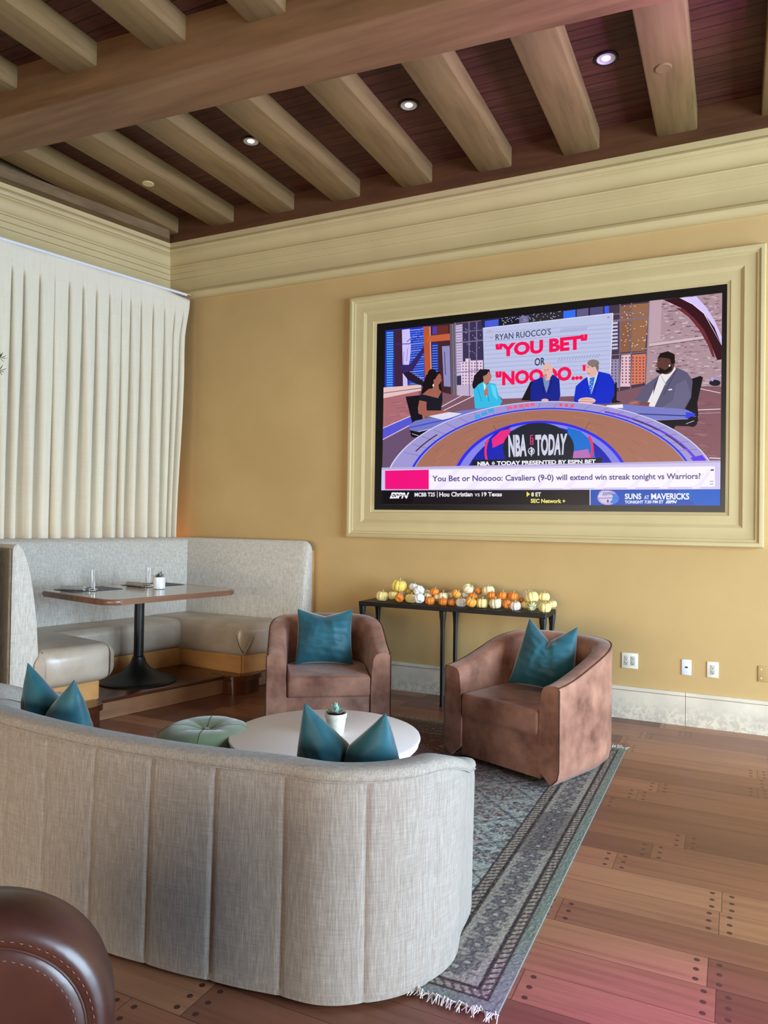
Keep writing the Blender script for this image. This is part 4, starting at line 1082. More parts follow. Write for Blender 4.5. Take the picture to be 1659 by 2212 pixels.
# ------------------------------------------------------------ velvet pillows
def pillow(loc, rot, w, h, T, chop, chopw, label, mat='velvet', seed=0, pull=.02, slump=.0):
    rr = random.Random(seed); n = 30
    ph = [rr.uniform(0, 6.28) for _ in range(8)]
    V = []; F = []; idx = {}
    def P_(u, v, sgn):
        eu, ev = 1-u*u, 1-v*v
        x = u*w/2*(1-.075*ev); z = v*h/2*(1-.075*eu)
        top = max(0, (v+1)/2)
        z -= chop*(math.sqrt((1-abs(u))**2+.004)-.063)**1.15*1.12*top**1.8 if abs(u) < .985 else 0
        z += .012*abs(u)**6*top**4*(1 if chop > .06 else 0)
        x *= 1-pull*top**2*2.0
        x -= .35*chop*math.exp(-(x/(chopw*1.6))**2)*math.copysign(1, x)*min(1, abs(x)/.03)*top**3*.6
        e = max(0, eu)**.62*max(0, ev)**.62
        th = T/2*e
        th *= 1-.30*math.exp(-(x/(chopw*.7))**2)*top**2*(1 if chop > .02 else 0)
        wr = .004*math.sin(14*u+5*v+ph[0])*math.sin(6*v+ph[1])+.003*math.sin(22*v+ph[2]+4*u)
        fold = math.exp(-((abs(u)-.22-.3*(1-top))/.07)**2)*.012*top*(1 if chop > .02 else 0)
        th += (wr+fold)*e
        y = sgn*th
        y += slump*(1-top)**2
        return (x, y, z)
    def g(i, j, s):
        if i in (0, n) or j in (0, n): s = 0
        k = (i, j, s)
        if k not in idx:
            idx[k] = len(V); V.append(P_(-1+2*i/n, -1+2*j/n, s))
        return idx[k]
    for s in (-1, 1):
        for i in range(n):
            for j in range(n):
                q = [g(i, j, s), g(i+1, j, s), g(i+1, j+1, s), g(i, j+1, s)]
                F.append(q if s < 0 else q[::-1])
    t = empty('throw_pillow', loc, 0, label, 'pillow', None); t.rotation_euler = rot
    o = pyobj('cover', V, F, M[mat], t, smooth=80)
    sb = o.modifiers.new('s', 'SUBSURF'); sb.levels = 1; sb.render_levels = 1
    return t
def local(c, rz, x, y, z): return c+Vector((x*math.cos(rz)-y*math.sin(rz), x*math.sin(rz)+y*math.cos(rz), z))
pillow(local(cL, zl, -.015, .035, .588), (rad(-17), 0, zl+rad(-4)), .42, .40, .17, .04, .055, 'square teal velvet pillow standing in the left brown tub armchair', seed=1)
pillow(local(cR, zr, .0, .09, .596), (rad(-19), rad(6), zr+rad(20)), .41, .42, .19, .115, .065, 'teal velvet pillow with a deep centre dent in the right brown tub armchair', seed=2, pull=.12)

# ------------------------------------------------------------ rug
RX0, RX1, RY0, RY1 = -2.78, -.600, 2.062, 4.835
def rug():
    import numpy as np
    st = .0052
    nx = int((RX1-RX0)/st); ny = int((RY1-RY0)/st)
    xs = np.linspace(RX0, RX1, nx+1); ys = np.linspace(RY0, RY1, ny+1)
    X, Y = np.meshgrid(xs, ys); rs = np.random.RandomState(4)
    def vn(sc, seed):     # smooth value noise
        r = np.random.RandomState(seed); g = r.rand(int((RY1-RY0)/sc)+3, int((RX1-RX0)/sc)+3)
        a = (Y-RY0)/sc; b = (X-RX0)/sc; i = a.astype(int); j = b.astype(int); fa = a-i; fb = b-j
        fa = fa*fa*(3-2*fa); fb = fb*fb*(3-2*fb)
        return g[i, j]*(1-fa)*(1-fb)+g[i+1, j]*fa*(1-fb)+g[i, j+1]*(1-fa)*fb+g[i+1, j+1]*fa*fb
    def c(r, g, b): return np.array([lin(r), lin(g), lin(b)])
    ex = np.minimum(X-RX0, RX1-X); ey = np.minimum(Y-RY0, RY1-Y)
    e = np.minimum(ex, ey); along = np.where(ex < ey, Y, X); across = e
    n1 = vn(.25, 1); n2 = vn(.012, 2); n3 = vn(.03, 3); n4 = vn(.6, 5); n5 = vn(.007, 9)
    field = c(148, 152, 144)*(1-n1[..., None])+c(164, 168, 162)*n1[..., None]
    col = field.copy()
    # far left of the field shifts to red-brown
    drift = np.clip((-.9-X)*.9+(Y-3.35)*.75+ (n4-.5)*.5, 0, 1)[..., None]
    col = col*(1-drift)+c(112, 82, 76)*drift
    navy, mad, dark, pale, ochre = c(66, 74, 88), c(112, 68, 66), c(56, 46, 48), c(176, 176, 164), c(166, 158, 130)
    def put(mask, cc, op=1.0):
        m = (np.clip(mask, 0, 1)*op)[..., None]; return m, cc
    def over(m, cc, op=.85):
        nonlocal col
        m = (m.astype(float)*op*np.clip(.62+.7*n2, 0, 1))[..., None]; col = col*(1-m)+cc*m
    xc, yc = (RX0+RX1)/2, (RY0+RY1)/2
    U = np.abs(X-xc); Vv = Y-yc
    wx = X+.012*np.sin(Y*41)+.01*np.sin(X*33+Y*17); wy = Y+.012*np.sin(X*37)+.01*np.cos(Y*29-X*13)
    # diagonal lattice
    pL = .30
    a = (np.abs(((U+Vv)/pL) % 1-.5)); b = (np.abs(((U-Vv)/pL) % 1-.5))
    over((a < .022), navy, .8); over((b < .022), navy, .8)
    over(((a > .05) & (a < .066) & (n3 > .3)), dark, .5); over(((b > .05) & (b < .066) & (n3 > .3)), dark, .5)
    # small diamonds along lattice
    for (q, k) in ((.075, 0), (.05, .31)):
        u = ((U+k*.1)/q) % 1-.5; v = ((Vv+k*.07)/q) % 1-.5; d = np.abs(u)+np.abs(v)
        sel = vn(q*2, int(q*1000)) > .48
        over(((d < .30) & (d > .17) & sel), navy if k == 0 else dark, .75); over(((d < .09) & sel), mad, .8)
    # rosettes and palmettes
    def ros(px_, py_, ox, oy, r0, pet, c1, c2, op):
        iu = np.floor((U+ox)/px_); iv = np.floor((Vv+oy)/py_)
        u = ((U+ox) % px_)-px_/2; v = ((Vv+oy) % py_)-py_/2
        r = np.hypot(u, v*1.25); th = np.arctan2(v, u)
        pr_ = r0*(1+.32*np.cos(pet*th))
        over((r < pr_) & (r > pr_*.74), c1, op); over((r < pr_*.62) & (r > pr_*.42), c2, op*.9); over(r < pr_*.2, c1, op)
    ros(.30, .30, 0, 0, .062, 8, navy, mad, .9); ros(.30, .30, .15, .15, .072, 6, mad, navy, .9)
    ros(.21, .26, .05, .1, .026, 5, dark, ochre, .8); ros(.17, .19, .11, .04, .018, 4, mad, pale, .8)
    # vine tendrils
    tn = np.sin(wx*58+2.2*np.sin(wy*19))*np.sin(wy*63+2.0*np.sin(wx*23))
    over((np.abs(tn) < .05) & (n3 > .45), navy, .6)
    t2 = np.sin(wx*120+3*np.sin(wy*40))*np.sin(wy*105)
    over((t2 > .86) & (n1 > .5), dark, .6); over((t2 < -.92), mad, .5)
    over((vn(.02, 21) > .80), ochre, .45)
    # borders
    def band(a0, a1, cc, op=1.0):
        nonlocal col
        m = (((across >= a0) & (across < a1)).astype(float)*op)[..., None]; col = col*(1-m)+cc*m
    band(0, .285, c(134, 128, 120)); band(0, .040, c(118, 124, 114))
    worn = np.clip(.35+1.2*vn(.35, 31), 0, 1)
    for g0, g1 in ((.040, .085), (.235, .285)):
        band(g0, g1, c(74, 62, 60), .92)
        inb = (across > g0+.007) & (across < g1-.007)
        ph = ((along+ (across-g0)*.7*1)/.030) % 1
        m = (inb & (ph > .42)).astype(float)*.85; m = m[..., None]
        col = col*(1-m)+c(162, 152, 138)*m
        over(inb & (np.abs(ph-.70) < .05), dark, .5)
    band(.085, .235, c(146, 140, 130), .95)
    dk = (vn(.45, 44) > .56) & (across > .09) & (across < .23)
    m = (dk.astype(float)*.55)[..., None]; col = col*(1-m)+c(84, 72, 72)*m
    u = ((along)/.105) % 1-.5; v = (across-.16)/.105
    r = np.hypot(u*.95, v*.95); th = np.arctan2(v, u); pr_ = .40*(1+.16*np.cos(6*th))
    inm = (across > .092) & (across < .228)
    over(inm & (r < pr_), c(82, 78, 84), .9); over(inm & (r < pr_*.66) & (r > pr_*.5), c(140, 130, 120), .5); over(inm & (r < pr_*.22), pale, .7)
    over(inm & (np.abs(np.abs(u)-.5) < .05) & (np.abs(v) < .5), dark, .5)
    for q in (.040, .083, .090, .230, .237, .285): over(np.abs(across-q) < .0035, dark, .95)
    col = col*(.82+.36*n5[..., None])
    col = np.clip(col, 0, 1)
    Z = RUGZ-.001+.0022*(n5)
    ed = (ex < 1e-6) | (ey < 1e-6)
    verts = np.stack([X, Y, Z], -1).reshape(-1, 3); 
    W = nx+1
    ii = (np.arange(ny)[:, None]*W+np.arange(nx)[None]).reshape(-1)
    faces = np.stack([ii, ii+1, ii+W+1, ii+W], 1)
    org = np.array([xc, yc, 0]); verts = verts-org
    # underside so that the rug has thickness
    nb_ = len(verts); base = np.array([[RX0, RY0, .0005], [RX1, RY0, .0005], [RX1, RY1, .0005], [RX0, RY1, .0005]])-org
    verts = np.vstack([verts, base])
    me = bpy.data.meshes.new('rug_pile')
    nf = len(faces)
    allf = faces.tolist()
    allf += [[nb_, nb_+1]+list(range(nx, -1, -1)), [nb_+2, nb_+3]+[ny*W+k for k in range(0, nx+1)],
             [nb_+1, nb_+2]+[k*W+nx for k in range(ny, -1, -1)], [nb_+3, nb_]+[k*W for k in range(0, ny+1)], [nb_+3, nb_+2, nb_+1, nb_]]
    me.from_pydata(verts.tolist(), [], allf); me.update()
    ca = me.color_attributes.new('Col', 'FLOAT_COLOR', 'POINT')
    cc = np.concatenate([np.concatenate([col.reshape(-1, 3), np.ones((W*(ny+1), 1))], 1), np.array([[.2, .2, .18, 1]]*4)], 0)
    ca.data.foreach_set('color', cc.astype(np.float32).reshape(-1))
    root = empty('patterned_rug', (xc, yc, 0), 0, 'worn grey-blue oriental rug with striped border and white fringe under the seating', 'rug')
    link_mesh('pile', me, M['rug'], root)
    rr = random.Random(9)
    for name, yy, sg in (('fringe', RY0, -1), ('fringe', RY1, 1)):
        bm = bmesh.new(); x = RX0+.004
        while x < RX1:
            for q in range(2):
                L = rr.uniform(.022, .05); ax = rr.uniform(-.018, .018)
                p0 = Vector((x-xc, yy-yc, .006)); z1 = rr.uniform(.003, .02)
                tube(bm, [p0, p0+Vector((ax*.4, sg*L*.45, z1)), p0+Vector((ax, sg*L, .003))], [.0022, .002, .0014], 4)
                x += rr.uniform(.003, .0055)
        tagit(obj(name, bm, M['fringe'], root, smooth=None), kind='stuff')
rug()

# ------------------------------------------------------------ round coffee table and pot
ct = empty('coffee_table', (-1.715, 2.985, RUGZ+.0022), 0, 'low round white coffee table with a tapered bowl-shaped drum on the rug', 'coffee table')
bm = bmesh.new(); lathe(bm, [(.0, .388), (.43, .388), (.441, .392), (.445, .40), (.443, .408), (.436, .411), (0, .411)], 96, cap0=False, cap1=False); obj('tabletop', bm, M['table_white'], ct, smooth=50)
bm = bmesh.new(); lathe(bm, [(.27, 0), (.272, .01), (.275, .10), (.30, .20), (.345, .28), (.395, .335), (.425, .362), (.437, .375), (.436, .384), (.42, .388)], 96); obj('drum', bm, M['table_white'], ct, smooth=50)
pp = on_z(724, 1587, .4225)
succulent_pot(Vector((pp.x-.006, pp.y+.014, .4225)), 'taper', 'pale green succulent in a tapered whitewashed pot on the round coffee table')

# ------------------------------------------------------------ sage tufted pouf
pf = empty('pouf', (-2.26, 2.80, RUGZ+.0022), 0, 'round sage green velvet pouf with a tufted centre, left of the coffee table', 'pouf')
bm = bmesh.new(); rings = []; n = 64
prof = [(.0, .40), (.02, .401), (.05, .412), (.10, .424), (.16, .424), (.19, .412), (.222, .388), (.238, .35), (.244, .30), (.246, .2), (.244, .10), (.232, .04), (.21, .0)]
for r_, z_ in prof[1:]:
    rings.append([((r_*(1-.012*abs(math.cos(4*2*PI*i/n/1)))**1)*math.cos(2*PI*i/n), r_*math.sin(2*PI*i/n), z_-.006*max(0, 1-r_/.27)*(abs(math.cos(2*2*PI*i/n+.5))**12)) for i in range(n)])
loft(bm, rings); obj('cover', bm, M['green_velvet'], pf, smooth=60)
bm = bmesh.new(); lathe(bm, [(.014, .399), (.015, .403), (.01, .408), (.0, .409)], 20, cap1=False); obj('button', bm, M['green_velvet'], pf)
for k in range(4):
    bm = bmesh.new(); a = 2*PI*k/4+.5
    tube(bm, [(r_*math.cos(a), r_*math.sin(a), z_+.0004) for r_, z_ in ((.015, .402), (.05, .413), (.10, .4245), (.16, .4245), (.19, .4125), (.222, .389), (.238, .352), (.244, .31))], .0014, 5)
    obj('seam', bm, M['green_velvet'], pf)

# ------------------------------------------------------------ curved channel-back sofa
XC = -1.90
def right_bottom():
    pts = []   # plan of the outer back, right half
    for k in range(9): dx = .72*k/8; pts.append((XC+dx, 1.792+.085*dx*dx/.52*.9))
    # rounded corner and arm
    pts += [(-1.10, 1.862), (-1.035, 1.894), (-.975, 1.935), (-.92, 1.985), (-.872, 2.045), (-.84, 2.115), (-.822, 2.20), (-.815, 2.30), (-.818, 2.40), (-.826, 2.50), (-.832, 2.54)]
    return pts
def resamp(pts, n):
    P_ = [Vector(p) for p in pts]; d = [0]
    for a, b in zip(P_, P_[1:]): d.append(d[-1]+(b-a).length)
    out = []
    for k in range(n+1):
        s = d[-1]*k/n; j = 0
        while j < len(d)-2 and d[j+1] < s: j += 1
        u = (s-d[j])/(d[j+1]-d[j]); out.append(tuple(P_[j].lerp(P_[j+1], u)))
    return out, d[-1]
def sofa():
    half, L = resamp(right_bottom(), 150)
    for _ in range(60):
        half = [half[0]]+[((a[0]+2*b[0]+c[0])/4, (a[1]+2*b[1]+c[1])/4) for a, b, c in zip(half, half[1:], half[2:])]+[half[-1]]
    half, L = resamp(half, 150)
    mir = [(2*XC-x, y) for x, y in half[::-1]][:-1]
    pts = mir+half; n = len(pts)
    org = Vector((XC, 2.1, 0))
    seam_s = [0, .235, .470, .705, .945, 1.165, 1.42, 1.68]
    def sat(i): return abs(i-150)/150*L
    def nr(i):
        a = Vector(pts[max(i-3, 0)]); b = Vector(pts[min(i+3, n-1)]); d = (b-a).normalized(); return Vector((d.y, -d.x))  # outward (away from seats)
    def top_z(s): return .694-.125*sstep(1.15, L+.02, s)
    def flare(s): return .010+.030*sstep(.62, 1.1, s)*(1-1.35*sstep(1.25, 1.6, s))-.004
    def bo(s): return .024*(1-sstep(1.25, 1.5, s))-.012*sstep(1.3, 1.5, s)
    def zf(u, s): return .0128+(top_z(s)-.03-.0128)*u
    rings = []; rail = []; inner = []
    for i, p in enumerate(pts):
        q = Vector(p); m = nr(i); s = sat(i); tz = top_z(s); fl = flare(s)
        gr = min(abs(s-c_) for c_ in seam_s)
        g = .0065*math.exp(-(gr/.0055)**2)
        # channel bulge
        lo = max([c_ for c_ in seam_s if c_ <= s+1e-6]); hi = min([c_ for c_ in seam_s if c_ > s] or [L+.05]); bul = .0035*math.sin(PI*(s-lo)/(hi-lo))
        ring = []
        for u in (0, .02, .05, .15, .3, .5, .7, .85, .93, .98, 1.0):
            z = zf(u, s); off = bo(s)+(fl-bo(s))*u**1.2+bul*(1-.4*u)-g*(1 if u > .01 else .6)-.004*(1-min(1, u/.05))-.010*max(0, (u-.97)/.03)
            ring.append((off, z))
        back = [(-.055, tz-.05), (-.10, tz-.12), (-.12, .40), (-.12, .06), (-.06, .03)]
        ring += [(-.03, tz-.035)]+back
        rings.append([(q.x+m.x*o-org.x, q.y+m.y*o-org.y, z) for o, z in ring])
        rl = []
        cxo = fl-.058; 
        prof = [(fl+.001, tz-.036), (fl+.005, tz-.024), (fl+.001, tz-.010), (fl-.010, tz-.002), (fl-.030, tz), (fl-.075, tz-.002), (fl-.098, tz-.012), (fl-.112, tz-.035), (fl-.115, tz-.07), (fl-.06, tz-.07)]
        rail.append([(q.x+m.x*o-org.x, q.y+m.y*o-org.y, z) for o, z in prof])
    root = empty('curved_sofa', org, 0, 'curved sofa in oatmeal linen with vertical channel seams, its back to the camera', 'sofa')
    bm = bmesh.new(); loft(bm, rings); obj('channelled_back', bm, M['linen'], root, smooth=50)
    bm = bmesh.new(); loft(bm, rail); obj('top_rail', bm, M['linen_rail'], root, smooth=60)
    # welt under the rail
    w = []
    for i in range(0, n, 2):
        q = Vector(pts[i]); m = nr(i); s = sat(i); tz = top_z(s); fl = flare(s)
        w.append((q.x+m.x*(fl+.0025)-org.x, q.y+m.y*(fl+.0025)-org.y, tz-.0365))
    bm = bmesh.new(); tube(bm, w, .0022, 6); obj('welt', bm, M['linen_rail'], root)
    # seat
    pl = []
    for i in range(8, n-8, 6):
        q = Vector(pts[i]); m = nr(i); pl.append((q.x-m.x*.135-org.x, q.y-m.y*.135-org.y))
    pl2 = [(x*.985, y) for x, y in pl]
    bm = bmesh.new(); prism(bm, pl2[::-1], .08, .27, .01, 2); obj('seat_base', bm, M['linen'], root, smooth=50)
    bm = bmesh.new(); prism(bm, pl2[::-1], .275, .43, .03, 3); obj('seat_cushion', bm, M['linen'], root, smooth=50)
    for x, y in ((-.8, .3), (.8, .3), (-.6, -.17), (.6, -.17)):
        bm = bmesh.new(); lathe(bm, [(.022, .0125 if y > 0 else 0), (.028, .075), (.03, .10)], 16, (x, y, 0)); obj('leg', bm, M['walnut'], root)
sofa()
pillow(Vector((-1.155, 2.17, .590)), (rad(14), rad(1), rad(6)), .46, .44, .20, .150, .07, 'two-peaked teal velvet pillow on the right end of the curved sofa', seed=4, pull=.17)
pillow(Vector((-2.44, 2.09, .590)), (rad(12), rad(6), rad(-6)), .48, .45, .20, .145, .07, 'two-peaked teal velvet pillow on the left end of the curved sofa', seed=6, pull=.17)

# ------------------------------------------------------------ brown leather club chair, close to the camera
F2 = Vector((-math.sin(YAW), math.cos(YAW), 0)); R2 = Vector((math.cos(YAW), math.sin(YAW), 0))
lc_rz = YAW+rad(21)
lc = empty('leather_chair', F2*1.19-R2*.818, lc_rz, 'glossy dark brown leather chair with stitched seams in the near left corner', 'armchair')
def slab(w, z0, z1, r, n=12):
    out = [(-w, z0)]
    for k in range(n+1): a = PI-PI/2*k/n; out.append((-w+r+r*math.cos(a), z1-r*.95+r*.95*math.sin(a)))
    for k in range(n+1): a = PI/2-PI/2*k/n; out.append((w-r+r*math.cos(a), z1-r*.95+r*.95*math.sin(a)))
    out.append((w, z0)); return out
def inset(o, d):
    # shrink outline by d (keeps the bottom on the floor line)
    P_ = [Vector(p) for p in o]; out = []
    for i, p in enumerate(P_):
        a = P_[max(i-1, 0)]; b = P_[min(i+1, len(P_)-1)]; t = (b-a).normalized(); nn_ = Vector((t.y, -t.x)); out.append((p.x+nn_.x*d, p.y+nn_.y*d if 0 < i < len(P_)-1 else p.y))
    return out
base = slab(.375, .10, .735, .24, 16)
rings = []
for d, y in ((.30, .004), (.16, -.004), (.075, -.006), (.056, -.0045), (.048, .004), (.042, .0), (.025, .003), (.012, .016), (.003, .04), (0, .07), (0, .10), (.006, .135), (.03, .16), (.08, .17)):
    o = inset(base, d) if d < .2 else [((x)*.25, .10+(z-.10)*.30) for x, z in base]
    rings.append([(x, y, z) for x, z in o])
bm = bmesh.new(); loft(bm, rings); obj('backrest', bm, M['brown_leather'], lc, smooth=60)
seam = inset(base, .0485)
bm = bmesh.new(); tube(bm, [(x, .0035, z) for x, z in seam], .0032, 8); obj('welt', bm, M['brown_leather'], lc)
for d in (.035, .064):
    line = inset(base, d); pts_, LL = resamp(line, 220)
    bm = bmesh.new()
    for k in range(0, 220, 2):
        a, b = pts_[k], pts_[k+1]; yy = -.0052 if d > .06 else .0002
        a_ = Vector((a[0], yy, a[1])); b_ = Vector((b[0], yy, b[1])); m_ = a_.lerp(b_, .5)
        tube(bm, [a_.lerp(b_, .08), m_+Vector((0, -.0012, 0)), a_.lerp(b_, .92)], [.0006, .0010, .0006], 5)
    tagit(obj('stitching', bm, M['stitch'], lc), kind='stuff')
bm = bmesh.new(); box(bm, -.30, .24, .14, .56, .14, .46, .06, 4); obj('seat', bm, M['brown_leather'], lc, smooth=50)
for x, y in ((-.30, .06), (.30, .06), (-.30, .56), (.30, .56)):
    bm = bmesh.new(); lathe(bm, [(.018, 0), (.026, .11)], 14, (x, y, 0)); obj('leg', bm, M['walnut'], lc)

# ------------------------------------------------------------ console table
KX0, KX1, KY0, KY1, KZ = -2.735, -1.215, 5.265, 5.60, .770
kt = empty('console_table', ((KX0+KX1)/2, (KY0+KY1)/2, 0), 0, 'long narrow black metal console table against the wall, carrying the little pumpkins', 'console table')
kw, kd = (KX1-KX0)/2, (KY1-KY0)/2
bm = bmesh.new(); box(bm, -kw, kw, -kd, kd, KZ-.034, KZ, .003, 1); obj('tabletop', bm, M['black_metal'], kt)
for lx in (-kw+.024, -.01-.07+.04, kw-.024):
    for ly in (-kd+.024, kd-.024):
        bm = bmesh.new(); rings = []
        sx = 1 if lx < -.3 else (-1 if lx > .3 else 0)
        for z, r, o in ((KZ-.036, .026, 0), (.70, .024, 0), (.66, .019, .0), (.58, .0155, .003), (.45, .015, .006), (.30, .0145, .005), (.15, .013, .002), (.06, .0125, -.001), (.0, .014, -.002)):
            rings.append([(lx+sx*o-sx*.004*0+r*a, ly+r*b*.9, z) for a, b in ((1, .5), (.5, 1), (-.5, 1), (-1, .5), (-1, -.5), (-.5, -1), (.5, -1), (1, -.5))])
        loft(bm, rings); obj('leg', bm, M['black_metal'], kt, smooth=40)

# ------------------------------------------------------------ mini pumpkins
def pk_mat(name, a, b): return mottled(name, a, b, 8, .45, .4, 30, .05)
PKM = {'orange': pk_mat('orange_rind', rgb(222, 118, 34), rgb(240, 146, 56)), 'cream': pk_mat('cream_rind', rgb(232, 214, 164), rgb(244, 232, 192)),
       'yellow': pk_mat('pale_yellow_rind', rgb(236, 212, 128), rgb(246, 228, 158)), 'gold': pk_mat('golden_rind', rgb(222, 186, 78), rgb(238, 206, 104)),
       'white': pk_mat('white_rind', rgb(230, 228, 224), rgb(244, 242, 238)), 'pink': pk_mat('pinkish_white_rind', rgb(226, 204, 190), rgb(240, 224, 212)), 'amber': pk_mat('amber_rind', rgb(232, 152, 50), rgb(244, 176, 76))}
def striped():
    m, nt, b = new_mat('green_striped_rind')
    tc = N(nt, 'ShaderNodeTexCoord'); sp = N(nt, 'ShaderNodeSeparateXYZ'); nt.links.new(tc.outputs['Object'], sp.inputs[0])
    an = math_(nt, 'ARCTAN2', sp.outputs[1], sp.outputs[0]); f = math_(nt, 'FRACT', math_(nt, 'MULTIPLY', an, 10/(2*PI)))
    nz = noise(nt, coords(nt), 60, 3); q = math_(nt, 'ADD', f, math_(nt, 'MULTIPLY', nz, .5))
    nt.links.new(ramp(nt, q, [(.5, rgb(232, 222, 170)), (.6, rgb(70, 88, 50)), (.85, rgb(90, 106, 60)), (.95, rgb(232, 222, 170))]), b.inputs['Base Color'])
    b.inputs['Roughness'].default_value = .45; return m
PKM['striped'] = striped()
M['stem'] = mottled('pumpkin_stem', rgb(196, 182, 132), rgb(160, 142, 96), 40, .8, .2)
def pk_mesh(lobes, flat, seed):
    bm = bmesh.new(); n = lobes*6; rings = []; rr = random.Random(seed); am = [rr.uniform(.85, 1.1) for _ in range(lobes)]
    for k in range(15):
        a = -PI/2+PI*(k+.0)/14 if 0 < k < 14 else (-PI/2*.985 if k == 0 else PI/2*.985)
        ring = []
        for i in range(n):
            th = 2*PI*i/n; lb = abs(math.sin(lobes*th/2))**.55; A = am[int(i/6) % lobes]
            r = .5*math.cos(a)**.72*(.84+.16*lb*A); z = .5*flat*math.sin(a)
            dip = math.exp(-((r)/.17)**2); z *= 1-.38*dip
            z += .018*lb*math.sin(a)
            ring.append((r*math.cos(th), r*math.sin(th), z))
        rings.append(ring)
    loft(bm, rings); me = bpy.data.meshes.new('rind')
    bmesh.ops.recalc_face_normals(bm, faces=bm.faces[:]); bm.to_mesh(me); bm.free(); me.polygons.foreach_set('use_smooth', [True]*len(me.polygons)); return me
pkm = {}
def stem_mesh(long):
    bm = bmesh.new()
    if long: tube(bm, [(0, 0, .18), (.01, 0, .36), (.06, 0, .52), (.14, 0, .62)], [.10, .06, .05, .065], 8)
    else: tube(bm, [(0, 0, .20), (.01, 0, .37), (.04, 0, .52)], [.09, .055, .065], 8)
    me = bpy.data.meshes.new('stem'); bmesh.ops.recalc_face_normals(bm, faces=bm.faces[:]); bm.to_mesh(me); bm.free(); me.polygons.foreach_set('use_smooth', [True]*len(me.polygons)); return me
# crop x, crop y (centre), width, colour, row: 0 on the table front, 1 middle, 2 back, 3 on top; stem long?; tilt; label detail
PK = [
 (172, 158, 104, 'yellow', 0, 0, 4, 'pale yellow pumpkin at the far left end of the table'),
 (307, 96, 130, 'gold', 3, 0, 5, 'largest golden pumpkin, on top of the left heap'),
 (262, 172, 90, 'yellow', 1, 0, -8, 'pale yellow pumpkin in the left heap, under the large golden one'),
 (312, 192, 78, 'orange', 0, 0, 62, 'orange pumpkin lying on its side at the front of the left heap'),
 (334, 160, 72, 'pink', 2, 0, 0, 'pinkish white pumpkin behind the orange one lying on its side'),
 (385, 140, 56, 'gold', 2, 0, 0, 'small golden pumpkin at the back, right of the large golden one'),
 (428, 108, 80, 'white', 3.4, 0, 14, 'white pumpkin on top, behind its twin at the left'),
 (472, 136, 94, 'white', 3, 0, 62, 'white pumpkin tipped over on top of a whiter one'),
 (405, 188, 94, 'yellow', 0, 0, 6, 'pale yellow pumpkin left of the bright white pumpkin on the table'),
 (472, 204, 90, 'white', 0, 0, 40, 'bright white pumpkin tilted on the front edge of the left half'),
 (532, 150, 58, 'cream', 2, 1, 0, 'cream pumpkin with a tall stem at the back, behind two orange ones'),
 (543, 180, 76, 'cream', 1, 0, 0, 'flat cream pumpkin behind a front orange one'),
 (561, 212, 86, 'orange', 0, 0, 0, 'orange pumpkin on the front edge, right of the bright white one'),
 (598, 145, 76, 'orange', 3, 0, 10, 'orange pumpkin raised on the second heap'),
 (622, 186, 62, 'cream', 1, 0, 0, 'small cream pumpkin under the raised orange one'),
 (668, 182, 86, 'cream', 1, 1, -4, 'cream pumpkin with a long curved stem'),
 (669, 218, 80, 'orange', 0, 0, 0, 'orange pumpkin in front of the long-stemmed cream one'),
 (738, 214, 66, 'orange', 0, 0, 5, 'small orange pumpkin left of a white one near the middle leg'),
 (722, 172, 60, 'cream', 2, 0, 0, 'small cream pumpkin at the back, under an amber one'),
 (775, 163, 82, 'amber', 3, 0, 34, 'amber ribbed pumpkin tipped on the middle heap'),
 (815, 210, 90, 'white', 0, 0, 0, 'white pumpkin on the table above the middle leg'),
 (848, 172, 72, 'white', 2, 0, 0, 'white pumpkin at the back, below a high cream one'),
 (875, 124, 100, 'cream', 3.4, 0, 40, 'cream pumpkin lying highest on the middle heap'),
 (955, 138, 62, 'orange', 3.4, 0, 50, 'orange pumpkin tilted at the back, between two high cream ones'),
 (910, 186, 78, 'orange', 1, 0, 20, 'orange pumpkin behind the flat front one'),
 (893, 229, 94, 'amber', 0, 0, 24, 'flat amber pumpkin on the front edge, left of a pale yellow one'),
 (986, 215, 104, 'yellow', 0, 0, 0, 'large pale yellow pumpkin in the front row right of the middle leg'),
 (1036, 138, 104, 'cream', 3.4, 0, -14, 'cream pumpkin on top, right of the tilted orange one'),
 (1065, 174, 76, 'orange', 3, 0, 0, 'orange pumpkin resting on two large ones, right of the middle'),
 (1097, 229, 108, 'cream', 0, 0, -6, 'large cream pumpkin in the front row, right of the pale yellow one'),
 (1152, 174, 88, 'orange', 3, 0, 0, 'orange pumpkin with a thin stem, raised right of the middle'),
 (1190, 231, 78, 'orange', 0, 0, 70, 'orange pumpkin lying on its side, left of a pinkish white one'),
 (1256, 243, 96, 'pink', 0, 0, 0, 'pinkish white pumpkin alone in the front row on the right'),
 (1238, 180, 84, 'orange', 3, 0, 8, 'last raised orange pumpkin before the right-hand heap'),
 (1306, 214, 50, 'orange', 2, 0, 20, 'small orange pumpkin half hidden left of the right-hand heap'),
 (1360, 168, 86, 'pink', 3.4, 0, 0, 'pinkish white pumpkin at the back of the right-hand heap'),
 (1390, 189, 114, 'yellow', 3, 0, -20, 'large pale yellow pumpkin on top of the right-hand heap'),
 (1490, 186, 96, 'yellow', 3.2, 0, 0, 'pale yellow pumpkin on top at the right end'),
 (1342, 250, 74, 'yellow', 1, 0, 0, 'pale yellow pumpkin at the bottom left of the right-hand heap'),
 (1392, 262, 82, 'striped', 0, 0, 80, 'cream pumpkin with dark green stripes'),
 (1497, 264, 106, 'yellow', 0, 0, 0, 'pale yellow pumpkin at the bottom of the right end, on the front corner'),
 (1556, 245, 76, 'yellow', 1, 0, -6, 'pale yellow pumpkin at the very right end of the table'),
]
rp = random.Random(12)
